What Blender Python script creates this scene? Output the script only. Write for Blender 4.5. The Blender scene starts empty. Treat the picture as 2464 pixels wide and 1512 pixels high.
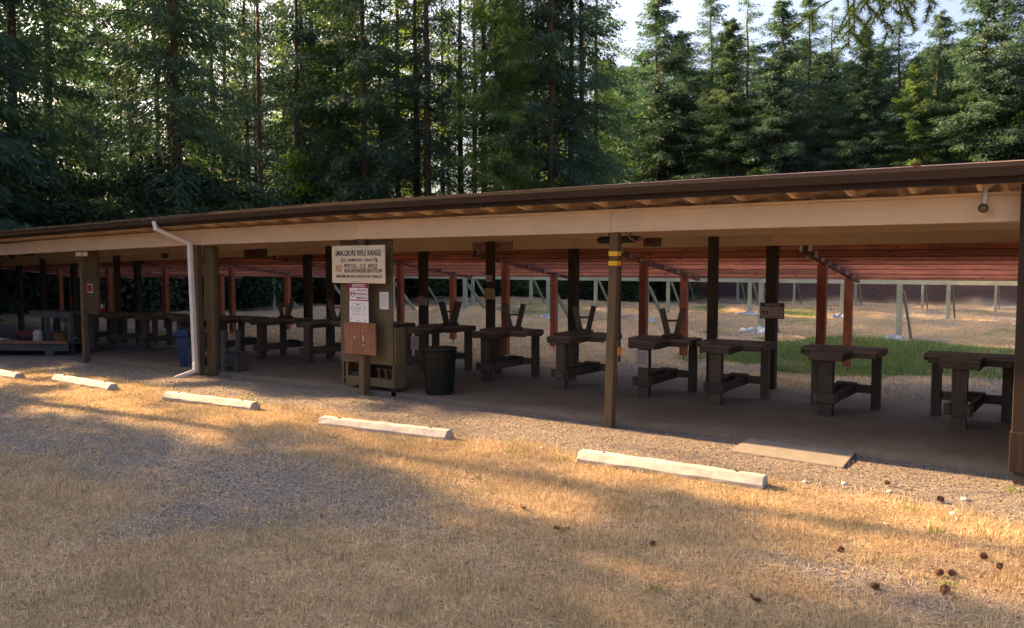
import bpy, math, random
import numpy as np
from mathutils import Vector, Matrix
random.seed(7)
RNG = np.random.default_rng(11)
PI = math.pi
SC = bpy.context.scene
COL = SC.collection

# ------------------------------------------------------------------ camera, sky, sun, exposure
cam_d = bpy.data.cameras.new('camera'); cam = bpy.data.objects.new('camera', cam_d); COL.objects.link(cam)
cam_d.sensor_width = 36.0; cam_d.lens = 36.0 * 1916.0 / 2464.0
cam_d.clip_start = .05; cam_d.clip_end = 2000
cam.location = (0, 0, 1.9)
cam.rotation_euler = (math.radians(90 - 3.4646), 0, math.radians(35.092))
SC.camera = cam
SUN_EL = math.radians(27.0)
SUN_PHI = math.radians(4.5)          # sun stands at -X, a touch towards -Y
w = bpy.data.worlds.new('World'); SC.world = w; w.use_nodes = True
nt = w.node_tree; nt.nodes.clear()
sky = nt.nodes.new('ShaderNodeTexSky'); sky.sky_type = 'NISHITA'; sky.sun_disc = False
sky.sun_elevation = SUN_EL
to_sun = Vector((-math.cos(SUN_PHI) * math.cos(SUN_EL), -math.sin(SUN_PHI) * math.cos(SUN_EL), math.sin(SUN_EL)))
sky.sun_rotation = math.atan2(to_sun.x, to_sun.y)
sky.air_density = .6; sky.dust_density = 8.0; sky.ozone_density = 1.0; sky.altitude = 50
bg = nt.nodes.new('ShaderNodeBackground'); bg.inputs['Strength'].default_value = .105
wo = nt.nodes.new('ShaderNodeOutputWorld')
nt.links.new(sky.outputs[0], bg.inputs['Color']); nt.links.new(bg.outputs[0], wo.inputs['Surface'])
sun_d = bpy.data.lights.new('sun', 'SUN'); sun_d.energy = 5.0; sun_d.angle = math.radians(.55)
sun_d.color = (1.0, .63, .29)
sun = bpy.data.objects.new('sun', sun_d); COL.objects.link(sun)
sun.rotation_euler = to_sun.to_track_quat('Z', 'Y').to_euler()
sun.location = (-60, 0, 40)
SC.view_settings.view_transform = 'Standard'; SC.view_settings.look = 'None'
SC.view_settings.gamma = 1.0; SC.view_settings.use_curve_mapping = False
SC.view_settings.exposure = 2.5
SC.cycles.max_bounces = 6; SC.cycles.diffuse_bounces = 3; SC.cycles.transmission_bounces = 4

# ------------------------------------------------------------------ materials
def mat(name, build):
    m = bpy.data.materials.new(name); m.use_nodes = True
    t = m.node_tree; t.nodes.clear()
    out = t.nodes.new('ShaderNodeOutputMaterial')
    build(t, out); return m
def N(t, kind, **kw):
    n = t.nodes.new('ShaderNode' + kind)
    for k, v in kw.items():
        if k in n.inputs: n.inputs[k].default_value = v
        else: setattr(n, k, v)
    return n
def ramp(t, fac, stops):
    r = t.nodes.new('ShaderNodeValToRGB'); e = r.color_ramp.elements
    while len(e) > 1: e.remove(e[-1])
    e[0].position = stops[0][0]; e[0].color = (*stops[0][1], 1)
    for p, c in stops[1:]:
        q = e.new(p); q.color = (*c, 1)
    t.links.new(fac, r.inputs[0]); return r.outputs[0]
def mul(t, a, b, fac=1.0, blend='MULTIPLY'):
    m = t.nodes.new('ShaderNodeMix'); m.data_type = 'RGBA'; m.blend_type = blend
    if isinstance(fac, (int, float)): m.inputs['Factor'].default_value = fac
    else: t.links.new(fac, m.inputs['Factor'])
    for s, v in ((6, a), (7, b)):
        if isinstance(v, tuple): m.inputs[s].default_value = (*v, 1)
        else: t.links.new(v, m.inputs[s])
    return m.outputs[2]
def coords(t, kind='Object', scale=(1, 1, 1)):
    tc = t.nodes.new('ShaderNodeTexCoord'); mp = t.nodes.new('ShaderNodeMapping')
    mp.inputs['Scale'].default_value = scale
    t.links.new(tc.outputs[kind], mp.inputs[0]); return mp.outputs[0]
def noise(t, vec, scale, detail=4, rough=.6):
    n = N(t, 'TexNoise', Scale=scale, Detail=detail, Roughness=rough)
    t.links.new(vec, n.inputs['Vector']); return n.outputs['Fac']
def world_pos(t, scale=(1, 1, 1)):
    g = t.nodes.new('ShaderNodeNewGeometry'); mp = t.nodes.new('ShaderNodeMapping')
    mp.inputs['Scale'].default_value = scale
    t.links.new(g.outputs['Position'], mp.inputs[0]); return mp.outputs[0]

def wood(name, col, axis=0, grain=.35, vary=.15, rough=.75, wear=None, knots=0.0, bump=.25, blotch=1.0):
    def b(t, out):
        s = [22.0, 22.0, 22.0]; s[axis] = 1.3
        v = world_pos(t, tuple(s))
        g = noise(t, v, 1.6, 6, .65)
        c = ramp(t, g, [(.28, tuple(x * (1 - grain) for x in col)), (.52, col), (.75, tuple(min(1, x * (1 + grain * .8)) for x in col))])
        oi = t.nodes.new('ShaderNodeObjectInfo')
        vr = ramp(t, oi.outputs['Random'], [(0, (1 - vary,) * 3), (1, (1 + vary, 1 + vary * .9, 1 + vary * .75))])
        c = mul(t, c, vr)
        bl = noise(t, world_pos(t), 2.3, 5, .7)
        c = mul(t, c, ramp(t, bl, [(.3, (.72, .72, .74)), (.6, (1.08, 1.06, 1.03))]), blotch)
        if knots:
            kv = [9.0, 9.0, 9.0]; kv[axis] = 2.6
            vo = N(t, 'TexVoronoi', Scale=1.0); t.links.new(world_pos(t, tuple(kv)), vo.inputs['Vector'])
            k = ramp(t, vo.outputs['Distance'], [(0, (1 - knots,) * 3), (.1, (1 - knots * .8,) * 3), (.16, (1, 1, 1))])
            c = mul(t, c, k)
        if wear:
            wn = noise(t, world_pos(t), 9, 6, .75)
            c = mul(t, c, wear, ramp(t, wn, [(.60, (0, 0, 0)), (.68, (.6, .6, .6))]), 'MIX')
        p = N(t, 'BsdfPrincipled', Roughness=rough); t.links.new(c, p.inputs['Base Color'])
        p.inputs['Specular IOR Level'].default_value = .25
        bp = N(t, 'Bump', Strength=bump, Distance=.01); t.links.new(g, bp.inputs['Height']); t.links.new(bp.outputs[0], p.inputs['Normal'])
        t.links.new(p.outputs[0], out.inputs[0])
    return mat(name, b)

def plain(name, col, rough=.6, metal=0.0, dirt=.25, scale=6, spec=.4, bump=.05, dcol=None):
    def b(t, out):
        n1 = noise(t, world_pos(t), scale, 6, .7)
        c = ramp(t, n1, [(.3, tuple(x * (1 - dirt) for x in col)), (.6, col), (.8, tuple(min(1, x * (1 + dirt * .4)) for x in col))])
        if dcol:
            n2 = noise(t, world_pos(t), scale * 2.7, 6, .7)
            c = mul(t, c, dcol, ramp(t, n2, [(.58, (0, 0, 0)), (.7, (.7, .7, .7))]), 'MIX')
        p = N(t, 'BsdfPrincipled', Roughness=rough, Metallic=metal); t.links.new(c, p.inputs['Base Color'])
        p.inputs['Specular IOR Level'].default_value = spec
        if bump:
            n3 = noise(t, world_pos(t), scale * 12, 4, .6)
            bp = N(t, 'Bump', Strength=bump, Distance=.01); t.links.new(n3, bp.inputs['Height']); t.links.new(bp.outputs[0], p.inputs['Normal'])
        t.links.new(p.outputs[0], out.inputs[0])
    return mat(name, b)

M = {}
M['beam'] = wood('cream_painted_beam', (.62, .47, .31), 0, .06, .07, .7, bump=.15, blotch=.35)
M['soffit'] = wood('cream_painted_soffit', (.66, .50, .34), 1, .12, .05)
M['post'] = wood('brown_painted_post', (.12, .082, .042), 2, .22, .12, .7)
M['post_dark'] = wood('shade_toned_brown_post', (.050, .036, .023), 2, .25, .15, .75)  # same brown paint, with the shade under the roof put into the colour
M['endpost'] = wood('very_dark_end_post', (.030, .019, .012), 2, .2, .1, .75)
M['fascia'] = wood('brown_fascia', (.036, .023, .014), 0, .2, .08, .65)
M['gutter'] = plain('brown_gutter_metal', (.046, .029, .022), .42, 0, .15, 4)
M['roof'] = plain('reddish_roofing', (.21, .115, .085), .8, 0, .3, 3)
M['red'] = wood('red_stained_board', (.50, .195, .125), 0, .42, .38, .7, wear=(.36, .22, .17), knots=.6)
M['redpost'] = wood('red_stained_post', (.29, .085, .042), 2, .3, .12, .7)
M['boardshade'] = wood('shade_line_board_edge', (.08, .03, .02), 0, .3, .2, .8)  # dark tone for the painted shade line under each baffle board
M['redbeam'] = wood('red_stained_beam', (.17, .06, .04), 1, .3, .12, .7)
M['green'] = wood('sage_painted_wood', (.31, .33, .245), 2, .15, .12, .75)
M['greenbeam'] = wood('sage_painted_beam', (.36, .39, .30), 0, .15, .08, .75)
M['greenbrace'] = wood('weathered_brace', (.22, .22, .15), 2, .25, .15, .8)
M['bench'] = wood('dark_bench_timber', (.092, .068, .048), 1, .4, .28, .7)
M['benchtop'] = wood('bench_top_boards', (.17, .12, .082), 0, .4, .25, .55)
M['benchleg'] = wood('bench_leg_timber', (.092, .068, .048), 2, .4, .28, .75)
M['greywood'] = wood('weathered_grey_wood', (.085, .082, .08), 0, .3, .1, .8)
M['panel'] = wood('olive_brown_panel', (.135, .10, .052), 2, .10, .1, .7)
M['plyred'] = wood('stained_bare_plywood', (.24, .105, .055), 2, .45, .1, .75, knots=.3)
M['white'] = plain('white_downspout', (.62, .60, .56), .45, 0, .12, 5, dcol=(.5, .45, .38))
M['signcream'] = plain('weathered_cream_sign', (.66, .56, .38), .7, 0, .12, 5, dcol=(.48, .36, .22))
M['paper'] = plain('white_paper', (.72, .68, .64), .8, 0, .08, 8)
M['tanpaper'] = plain('tan_board', (.33, .26, .12), .8, 0, .12, 8)
M['pinkpaper'] = plain('faded_shaded_pink_notice', (.42, .32, .28), .8, 0, .1, 8)
M['signwhite'] = plain('white_sign_enamel', (.75, .71, .68), .4, 0, .06, 8)
M['maroon'] = plain('maroon_print', (.26, .020, .055), .5, 0, .1, 9)
M['darkmaroon'] = plain('dark_shaded_maroon_print', (.09, .012, .025), .5, 0, .1, 9)
M['ink'] = plain('black_ink', (.035, .032, .03), .6, 0, .2, 30)
M['redink'] = plain('faded_red_ink', (.50, .12, .05), .6, 0, .3, 30)
M['redsign'] = plain('red_sign', (.42, .012, .014), .5, 0, .15, 12)
M['steel'] = plain('galvanised_steel', (.50, .53, .58), .45, .6, .2, 20)
M['black'] = plain('black_plastic', (.018, .020, .018), .5, 0, .25, 8)
M['can'] = plain('dark_green_plastic', (.010, .013, .011), .45, 0, .25, 7)
M['blue'] = plain('blue_plastic', (.008, .032, .10), .45, 0, .15, 7)
M['yellow'] = plain('yellow_reflective_tape', (.75, .42, .01), .4, 0, .12, 20)
M['orange'] = plain('orange_tag', (.80, .20, .02), .5, 0, .1, 20)
M['extred'] = plain('extinguisher_red', (.50, .010, .014), .3, 0, .1, 8)
M['stop'] = plain('cast_concrete', (.44, .41, .36), .85, 0, .30, 9, dcol=(.33, .29, .23), bump=.3)
M['pad'] = plain('concrete_pad', (.19, .17, .15), .9, 0, .25, 5, dcol=(.12, .095, .075), bump=.3)
M['sheet'] = plain('crumpled_plastic_sheet', (.40, .42, .46), .4, 0, .3, 14, dcol=(.22, .24, .28))
M['teal'] = plain('teal_plastic', (.08, .50, .45), .4, 0, .2, 14)
M['cone'] = plain('cone_scales', (.11, .045, .025), .7, 0, .4, 60)
M['stone'] = plain('pale_stone', (.55, .50, .42), .8, 0, .2, 40)
M['duffel'] = plain('maroon_canvas', (.10, .012, .014), .8, 0, .2, 20)
M['card'] = plain('brown_cardboard', (.16, .075, .03), .8, 0, .2, 12)
M['bark'] = wood('fir_bark', (.085, .062, .048), 2, .45, .2, .95, bump=.9)

def leafmat(name, cols, trans, tcol, rough=.55, tf=.35):
    def b(t, out):
        n1 = noise(t, world_pos(t), .55, 4, .65)
        n2 = noise(t, world_pos(t), 7, 2, .6)
        c = ramp(t, n1, [(.30, cols[0]), (.50, cols[1]), (.70, cols[2])])
        c = mul(t, c, ramp(t, n2, [(.25, (.6, .65, .7)), (.7, (1.35, 1.3, 1.2))]))
        oi = t.nodes.new('ShaderNodeObjectInfo')
        c = mul(t, c, ramp(t, oi.outputs['Random'], [(0, (.75, .85, 1.0)), (1, (1.25, 1.15, .95))]))
        p = N(t, 'BsdfPrincipled', Roughness=rough); t.links.new(c, p.inputs['Base Color'])
        p.inputs['Specular IOR Level'].default_value = .25
        tr = N(t, 'BsdfTranslucent'); t.links.new(mul(t, c, tcol), tr.inputs['Color'])
        mx = N(t, 'MixShader'); mx.inputs[0].default_value = tf
        t.links.new(p.outputs[0], mx.inputs[1]); t.links.new(tr.outputs[0], mx.inputs[2])
        t.links.new(mx.outputs[0], out.inputs[0])
    m = mat(name, b); return m
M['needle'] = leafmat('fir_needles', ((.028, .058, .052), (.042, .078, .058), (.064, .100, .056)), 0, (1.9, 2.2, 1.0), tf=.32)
M['needle_light'] = leafmat('sunlit_toned_needles', ((.045, .080, .045), (.065, .105, .048), (.095, .125, .048)), 0, (2.6, 2.9, .9), tf=.48)  # lighter copy of the fir needles, sunlit tone put into the colour
M['needle_glow'] = leafmat('backlit_toned_needles', ((.07, .11, .03), (.10, .145, .035), (.13, .16, .04)), 0, (2.4, 2.6, .7), tf=.6)  # backlit glow of the firs painted as a brighter, yellower needle colour
M['maple'] = leafmat('maple_leaves', ((.07, .12, .02), (.09, .14, .022), (.12, .16, .025)), 0, (2.6, 3.0, .6), tf=.5)
M['shrub'] = leafmat('dark_shrub_leaves', ((.018, .034, .020), (.026, .045, .022), (.04, .06, .026)), 0, (2.2, 2.4, .9), tf=.25)
M['weed'] = leafmat('green_weed', ((.06, .10, .02), (.08, .13, .03), (.10, .15, .03)), 0, (2, 2.4, .7), tf=.35)
M['nearneedle'] = leafmat('near_fir_needles', ((.06, .10, .02), (.09, .13, .025), (.12, .15, .03)), 0, (2.2, 2.4, .8), tf=.4)
M['flower'] = plain('yellow_flower', (.8, .6, .05), .6, 0, .1, 30)

def drygrass(name, a, b_, g, gf=.25):
    def bb(t, out):
        at = N(t, 'Attribute', attribute_name='rnd')
        c = ramp(t, at.outputs['Fac'], [(0, a), (.55, b_), (1, tuple(min(1, x * 1.35) for x in b_))])
        n1 = noise(t, world_pos(t), .9, 4, .7)
        c = mul(t, c, g, ramp(t, n1, [(.50, (0, 0, 0)), (.72, (gf,) * 3)]), 'MIX')
        p = N(t, 'BsdfPrincipled', Roughness=.7); t.links.new(c, p.inputs['Base Color']); p.inputs['Specular IOR Level'].default_value = .2
        tr = N(t, 'BsdfTranslucent'); t.links.new(c, tr.inputs['Color'])
        mx = N(t, 'MixShader'); mx.inputs[0].default_value = .35
        t.links.new(p.outputs[0], mx.inputs[1]); t.links.new(tr.outputs[0], mx.inputs[2]); t.links.new(mx.outputs[0], out.inputs[0])
    return mat(name, bb)
M['dry'] = drygrass('dry_grass_blades', (.20, .13, .070), (.52, .395, .24), (.20, .20, .10), .7)
M['palestem'] = drygrass('pale_grass_stems', (.48, .36, .22), (.68, .56, .38), (.3, .3, .15), .4)
M['lush'] = drygrass('green_grass_blades', (.09, .14, .045), (.18, .24, .085), (.24, .22, .10), .85)
M['pebble'] = drygrass('grey_pebbles', (.11, .10, .10), (.25, .225, .21), (.2, .18, .17), .3)

def ground_mat(t, out):
    P_ = world_pos(t)
    at = N(t, 'Attribute', attribute_name='grass'); at2 = N(t, 'Attribute', attribute_name='lush'); at3 = N(t, 'Attribute', attribute_name='soil')
    n_f = noise(t, P_, 38, 6, .8); n_m = noise(t, P_, 7, 6, .7); n_l = noise(t, P_, .8, 5, .65)
    straw = ramp(t, n_f, [(.30, (.16, .105, .07)), (.5, (.34, .245, .155)), (.68, (.56, .43, .27))])
    straw = mul(t, straw, ramp(t, n_l, [(.35, (.80, .82, .80)), (.65, (1.12, 1.05, 1.0))]))
    straw = mul(t, straw, (.20, .20, .10), ramp(t, n_m, [(.52, (0, 0, 0)), (.70, (.45,) * 3)]), 'MIX')
    vo = N(t, 'TexVoronoi', Scale=85.0); t.links.new(P_, vo.inputs['Vector'])
    grav = ramp(t, vo.outputs['Color'], [(.1, (.09, .082, .080)), (.5, (.175, .158, .148)), (.9, (.31, .28, .26))])
    grav = mul(t, grav, ramp(t, n_m, [(.35, (.8, .8, .84)), (.65, (1.12, 1.05, .98))]))
    e = mul(t, at.outputs['Color'], ramp(t, n_f, [(.3, (0, 0, 0)), (.7, (1, 1, 1))]), .5, 'OVERLAY')
    c = mul(t, grav, straw, ramp(t, e, [(.30, (0, 0, 0)), (.62, (1, 1, 1))]), 'MIX')
    c = mul(t, c, ramp(t, n_f, [(.3, (.05, .085, .025)), (.7, (.11, .165, .05))]), at2.outputs['Fac'], 'MIX')
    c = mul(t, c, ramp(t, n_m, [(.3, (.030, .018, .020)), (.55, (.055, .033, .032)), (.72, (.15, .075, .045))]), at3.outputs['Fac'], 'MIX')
    p = N(t, 'BsdfPrincipled', Roughness=.95); t.links.new(c, p.inputs['Base Color']); p.inputs['Specular IOR Level'].default_value = .12
    bp = N(t, 'Bump', Strength=.7, Distance=.03); t.links.new(n_f, bp.inputs['Height'])
    bp2 = N(t, 'Bump', Strength=.6, Distance=.02); t.links.new(vo.outputs['Distance'], bp2.inputs['Height']); t.links.new(bp.outputs[0], bp2.inputs['Normal'])
    t.links.new(bp2.outputs[0], p.inputs['Normal']); t.links.new(p.outputs[0], out.inputs[0])
M['ground'] = mat('ground_dry_grass_and_gravel', ground_mat)
def slab_mat(t, out):
    P_ = world_pos(t)
    n1 = noise(t, P_, 1.1, 8, .78); n2 = noise(t, P_, 14, 6, .75)
    c = ramp(t, n1, [(.3, (.13, .096, .068)), (.5, (.185, .142, .104)), (.7, (.235, .188, .14))])
    c = mul(t, c, ramp(t, n2, [(.3, (.85, .85, .85)), (.7, (1.1, 1.08, 1.05))]))
    p = N(t, 'BsdfPrincipled', Roughness=.72); t.links.new(c, p.inputs['Base Color']); p.inputs['Specular IOR Level'].default_value = .3
    bp = N(t, 'Bump', Strength=.15, Distance=.01); t.links.new(n2, bp.inputs['Height']); t.links.new(bp.outputs[0], p.inputs['Normal'])
    t.links.new(p.outputs[0], out.inputs[0])
M['slab'] = mat('worn_concrete_floor', slab_mat)

# ------------------------------------------------------------------ builders
def tag(o, label=None, cat=None, group=None, kind=None):
    if label: o['label'] = label
    if cat: o['category'] = cat
    if group: o['group'] = group
    if kind: o['kind'] = kind
    return o
def thing(name, label, cat, loc=(0, 0, 0), rz=0.0, group=None):
    o = bpy.data.objects.new(name, None); COL.objects.link(o); o.empty_display_size = .2
    o.location = loc; o.rotation_euler = (0, 0, rz)
    return tag(o, label, cat, group)
class MB:
    def __init__(s): s.v = []; s.f = []
    def add(s, vs, fs):
        b = len(s.v); s.v += [tuple(v) for v in vs]; s.f += [tuple(b + i for i in f) for f in fs]; return s
    def box(s, x0, x1, y0, y1, z0, z1, ch=0.0, j=0.0):
        r = lambda: random.uniform(-j, j) if j else 0
        vs = [(x + r(), y + r(), z + r()) for z in (z0, z1) for y in (y0, y1) for x in (x0, x1)]
        return s.add(vs, [(0, 2, 3, 1), (4, 5, 7, 6), (0, 1, 5, 4), (2, 6, 7, 3), (0, 4, 6, 2), (1, 3, 7, 5)])
    def bar(s, a, b, w, h, up=(0, 0, 1)):
        a = Vector(a); b = Vector(b); d = (b - a).normalized(); up = Vector(up)
        if abs(d.dot(up)) > .98: up = Vector((1, 0, 0))
        sd = d.cross(up).normalized(); u = sd.cross(d).normalized()
        vs = [p + sd * (sx * w / 2) + u * (sz * h / 2) for p in (a, b) for sx, sz in ((-1, -1), (1, -1), (1, 1), (-1, 1))]
        return s.add(vs, [(0, 3, 2, 1), (4, 5, 6, 7), (0, 1, 5, 4), (1, 2, 6, 5), (2, 3, 7, 6), (3, 0, 4, 7)])
    def tube(s, pts, rad, n=8, cap=True):
        pts = [Vector(p) for p in pts]; rr = rad if isinstance(rad, (list, tuple)) else [rad] * len(pts)
        base = len(s.v); prev = None
        for i, p in enumerate(pts):
            d = (pts[min(i + 1, len(pts) - 1)] - pts[max(i - 1, 0)]).normalized()
            up = Vector((0, 0, 1)) if abs(d.z) < .95 else Vector((1, 0, 0))
            a = d.cross(up).normalized(); b = d.cross(a).normalized()
            for k in range(n):
                t = 2 * PI * k / n; s.v.append(tuple(p + (a * math.cos(t) + b * math.sin(t)) * rr[i]))
        for i in range(len(pts) - 1):
            for k in range(n):
                k2 = (k + 1) % n
                s.f.append((base + i * n + k, base + i * n + k2, base + (i + 1) * n + k2, base + (i + 1) * n + k))
        if cap:
            s.f.append(tuple(base + k for k in range(n))[::-1]); s.f.append(tuple(base + (len(pts) - 1) * n + k for k in range(n)))
        return s
    def lathe(s, prof, n=20, c=(0, 0)):
        return s.tube([(c[0], c[1], z) for r, z in prof], [max(r, 1e-4) for r, z in prof], n)
    def prism(s, poly, x0, x1, axis='x'):
        n = len(poly)
        f3 = {'x': lambda u, p: (u, p[0], p[1]), 'y': lambda u, p: (p[0], u, p[1]), 'z': lambda u, p: (p[0], p[1], u)}[axis]
        vs = [f3(x0, p) for p in poly] + [f3(x1, p) for p in poly]
        fs = [tuple(range(n))[::-1], tuple(range(n, 2 * n))] + [(i, (i + 1) % n, n + (i + 1) % n, n + i) for i in range(n)]
        return s.add(vs, fs)
    def mesh(s, name, m, smooth=False):
        me = bpy.data.meshes.new(name); me.from_pydata(s.v, [], s.f)
        me.materials.append(m)
        import bmesh
        bm = bmesh.new(); bm.from_mesh(me); bmesh.ops.recalc_face_normals(bm, faces=bm.faces); bm.to_mesh(me); bm.free()
        if smooth: me.polygons.foreach_set('use_smooth', [True] * len(me.polygons))
        return me
    def build(s, name, m, parent=None, smooth=False, loc=None, bevel=0):
        o = bpy.data.objects.new(name, s.mesh(name, m, smooth)); COL.objects.link(o)
        if parent: o.parent = parent
        if loc: o.location = loc
        if bevel:
            md = o.modifiers.new('bevel', 'BEVEL'); md.width = bevel; md.segments = 2; md.limit_method = 'ANGLE'
        return o
def kids(o): return [c for c in bpy.data.objects if c.parent == o]
def copy_tree(root, cache, loc, rz=None, label=None, group=None, scale=None):
    def cp(o, par):
        c = o.copy(); COL.objects.link(c)
        if par: c.parent = par
        for ch in cache.get(o.name, []): cp(ch, c)
        return c
    r = cp(root, None); r.location = loc
    if rz is not None: r.rotation_euler = (0, 0, rz)
    if scale is not None: r.scale = scale
    if label: r['label'] = label
    if group: r['group'] = group
    return r
def cache_of(root):
    c = {}
    def go(o):
        ks = kids(o); c[o.name] = ks
        for k in ks: go(k)
    go(root); return c
def npmesh(name, V, F, m, rnd=None, smooth=False):
    me = bpy.data.meshes.new(name); nv, nf = len(V), len(F); k = F.shape[1]
    me.vertices.add(nv); me.vertices.foreach_set('co', V.astype(np.float32).ravel())
    me.loops.add(nf * k); me.loops.foreach_set('vertex_index', F.astype(np.int32).ravel())
    me.polygons.add(nf); me.polygons.foreach_set('loop_start', np.arange(0, nf * k, k, dtype=np.int32))
    if smooth: me.polygons.foreach_set('use_smooth', np.ones(nf, dtype=bool))
    me.materials.append(m); me.update(calc_edges=True)
    if rnd is not None:
        a = me.attributes.new('rnd', 'FLOAT', 'POINT'); a.data.foreach_set('value', rnd.astype(np.float32))
    return me
def link(name, me, parent=None):
    o = bpy.data.objects.new(name, me); COL.objects.link(o)
    if parent: o.parent = parent
    return o
def lettering(parent, s, x, y, z, width, height, m, shear=0.0, rot=PI / 2, bold=0.0, name='lettering'):
    """flat lettering facing -Y, centred at x,z, its front at y"""
    cu = bpy.data.curves.new('lettering', 'FONT'); cu.body = s; cu.align_x = 'CENTER'; cu.align_y = 'CENTER'
    cu.size = 1; cu.shear = shear; cu.offset = bold; cu.extrude = .002; cu.resolution_u = 2
    to = bpy.data.objects.new('lettering_source', cu); COL.objects.link(to)
    dg = bpy.context.evaluated_depsgraph_get(); me = bpy.data.meshes.new_from_object(to.evaluated_get(dg))
    bpy.data.objects.remove(to); bpy.data.curves.remove(cu)
    n = len(me.vertices); co = np.zeros(n * 3); me.vertices.foreach_get('co', co); co = co.reshape(-1, 3)
    mn, mx = co.min(0), co.max(0); c = (mn + mx) / 2
    out = np.zeros_like(co)
    out[:, 0] = (co[:, 0] - c[0]) / (mx[0] - mn[0]) * width
    out[:, 2] = (co[:, 1] - c[1]) / (mx[1] - mn[1]) * height
    out[:, 1] = (co[:, 2] - c[2]) * -.5
    me.vertices.foreach_set('co', out.ravel()); me.materials.clear(); me.materials.append(m); me.update()
    o = bpy.data.objects.new(name, me); COL.objects.link(o); o.parent = parent; o.location = (x, y, z)
    return o

# ------------------------------------------------------------------ value noise and the shape of the land
def vnoise(x, y, s, seed=0):
    x = np.asarray(x, float) / s + 1000.3 + seed * 17.1; y = np.asarray(y, float) / s + 1000.7 + seed * 31.7
    xi = np.floor(x).astype(np.int64); yi = np.floor(y).astype(np.int64); fx = x - xi; fy = y - yi
    fx = fx * fx * (3 - 2 * fx); fy = fy * fy * (3 - 2 * fy)
    def h(a, b):
        n = (a * 374761393 + b * 668265263 + seed * 974634777) & 0x7fffffff
        n = ((n ^ (n >> 13)) * 1274126177) & 0x7fffffff
        return ((n ^ (n >> 16)) & 0xffff) / 65535.0
    return (h(xi, yi) * (1 - fx) + h(xi + 1, yi) * fx) * (1 - fy) + (h(xi, yi + 1) * (1 - fx) + h(xi + 1, yi + 1) * fx) * fy
def fbm(x, y, s, o=4, seed=0):
    r = 0; a = 1; t = 0
    for i in range(o): r = r + a * vnoise(x, y, s / 2 ** i, seed + i); t += a; a *= .55
    return r / t
def sz(x): return float(np.interp(x, [-34, -22, -18, -13.6, -9.5], [-.40, -.17, -.10, -.03, 0]))
def gz(x, y):
    x = np.asarray(x, float); y = np.asarray(y, float)
    front = np.interp(x, [-60, -22, -18, -13.6, -9, 6], [-.6, -.22, -.15, -.095, -.06, -.055])
    far = np.interp(y, [12, 15, 19, 23.3, 33, 45, 52, 58, 62, 66, 72, 300], [-.06, -.04, -.04, -.08, -.24, -.5, -.65, -.6, 1.4, 3.0, 3.2, 4.0])
    leftfar = np.interp(y, [12, 15, 19, 23.3, 33, 45, 52, 300], [-.06, -.04, -.04, -.08, -.24, -.4, -.5, -.5])
    b = np.clip((x + 34) / 8, 0, 1); far = far * b + leftfar * (1 - b)
    w_ = np.clip((y - 12.2) / 1.0, 0, 1); z = front * (1 - w_) + np.maximum(far, front * np.clip((16 - y) / 3, 0, 1) - 9 * np.clip((y - 15.9), 0, 1)) * w_ if False else front * (1 - w_) + far * w_
    def g(cx, cy, sx, sy, h): return h * np.exp(-((x - cx) / sx) ** 2 - ((y - cy) / sy) ** 2)
    z = z + g(-3.0, 17.7, 3.6, 1.5, .45) + g(-9.5, 19.2, 3.0, 1.3, .45) + g(-15, 20.2, 3.2, 1.5, .5) + g(-22, 21, 4, 1.6, .45)
    z = z + g(-5, 27.5, 7, 1.6, .42) + g(-18, 27, 6, 1.7, .45) + g(-9, 39, 9, 2.4, .45) + g(-26, 37, 8, 2.4, .45)
    rng = np.clip((y - 14) / 3, 0, 1)
    z = z + (fbm(x, y, 3.0, 4, 3) - .5) * .30 * rng + (fbm(x, y, .8, 3, 9) - .5) * .13 * rng
    fr = np.clip((8.2 - y) / 1.5, 0, 1)
    z = z + (fbm(x, y, 1.6, 4, 5) - .5) * .05 * fr
    return z
def grassmask(x, y):
    """1 = dry grass, 0 = bare gravel"""
    x = np.asarray(x, float); y = np.asarray(y, float)
    n = fbm(x, y, 1.3, 4, 21)
    edge = 7.15 + .45 * (fbm(x, y, 1.1, 3, 31) - .5) + np.clip((-6 - x) * .012, 0, .3)
    m = np.clip((edge - y) / .55 + .5, 0, 1)
    m = m * np.clip(1.15 - np.clip((x + 2.2) / 1.2, 0, 1) * np.clip((y - 6.9) / .5, 0, 1) * .8, 0, 1)
    # worn gravel tracks to the left
    track = np.exp(-((y - 4.4 + .04 * (x + 6)) / 1.45) ** 2) * np.clip((-2.9 - x) / 2.6, 0, 1)
    m = m * (1 - .85 * track) + 0
    patch = np.exp(-((x + 1.0) / .9) ** 2 - ((y - 5.25) / .35) ** 2)
    m = m * (1 - .6 * patch)
    m = np.clip(m + (n - .5) * 1.1, 0, 1) * (m > .02)
    rng = np.clip((y - 12.6) / .4, 0, 1)
    gr = np.exp(-((x + .3) / 1.6) ** 2 - ((y - 13.6) / 1.1) ** 2)
    mr = np.clip(.72 - gr * 1.3 + (n - .5) * 1.5 + (fbm(x, y, 5.0, 3, 23) - .5) * .9, 0, 1)
    return m * (1 - rng) + mr * rng
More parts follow.
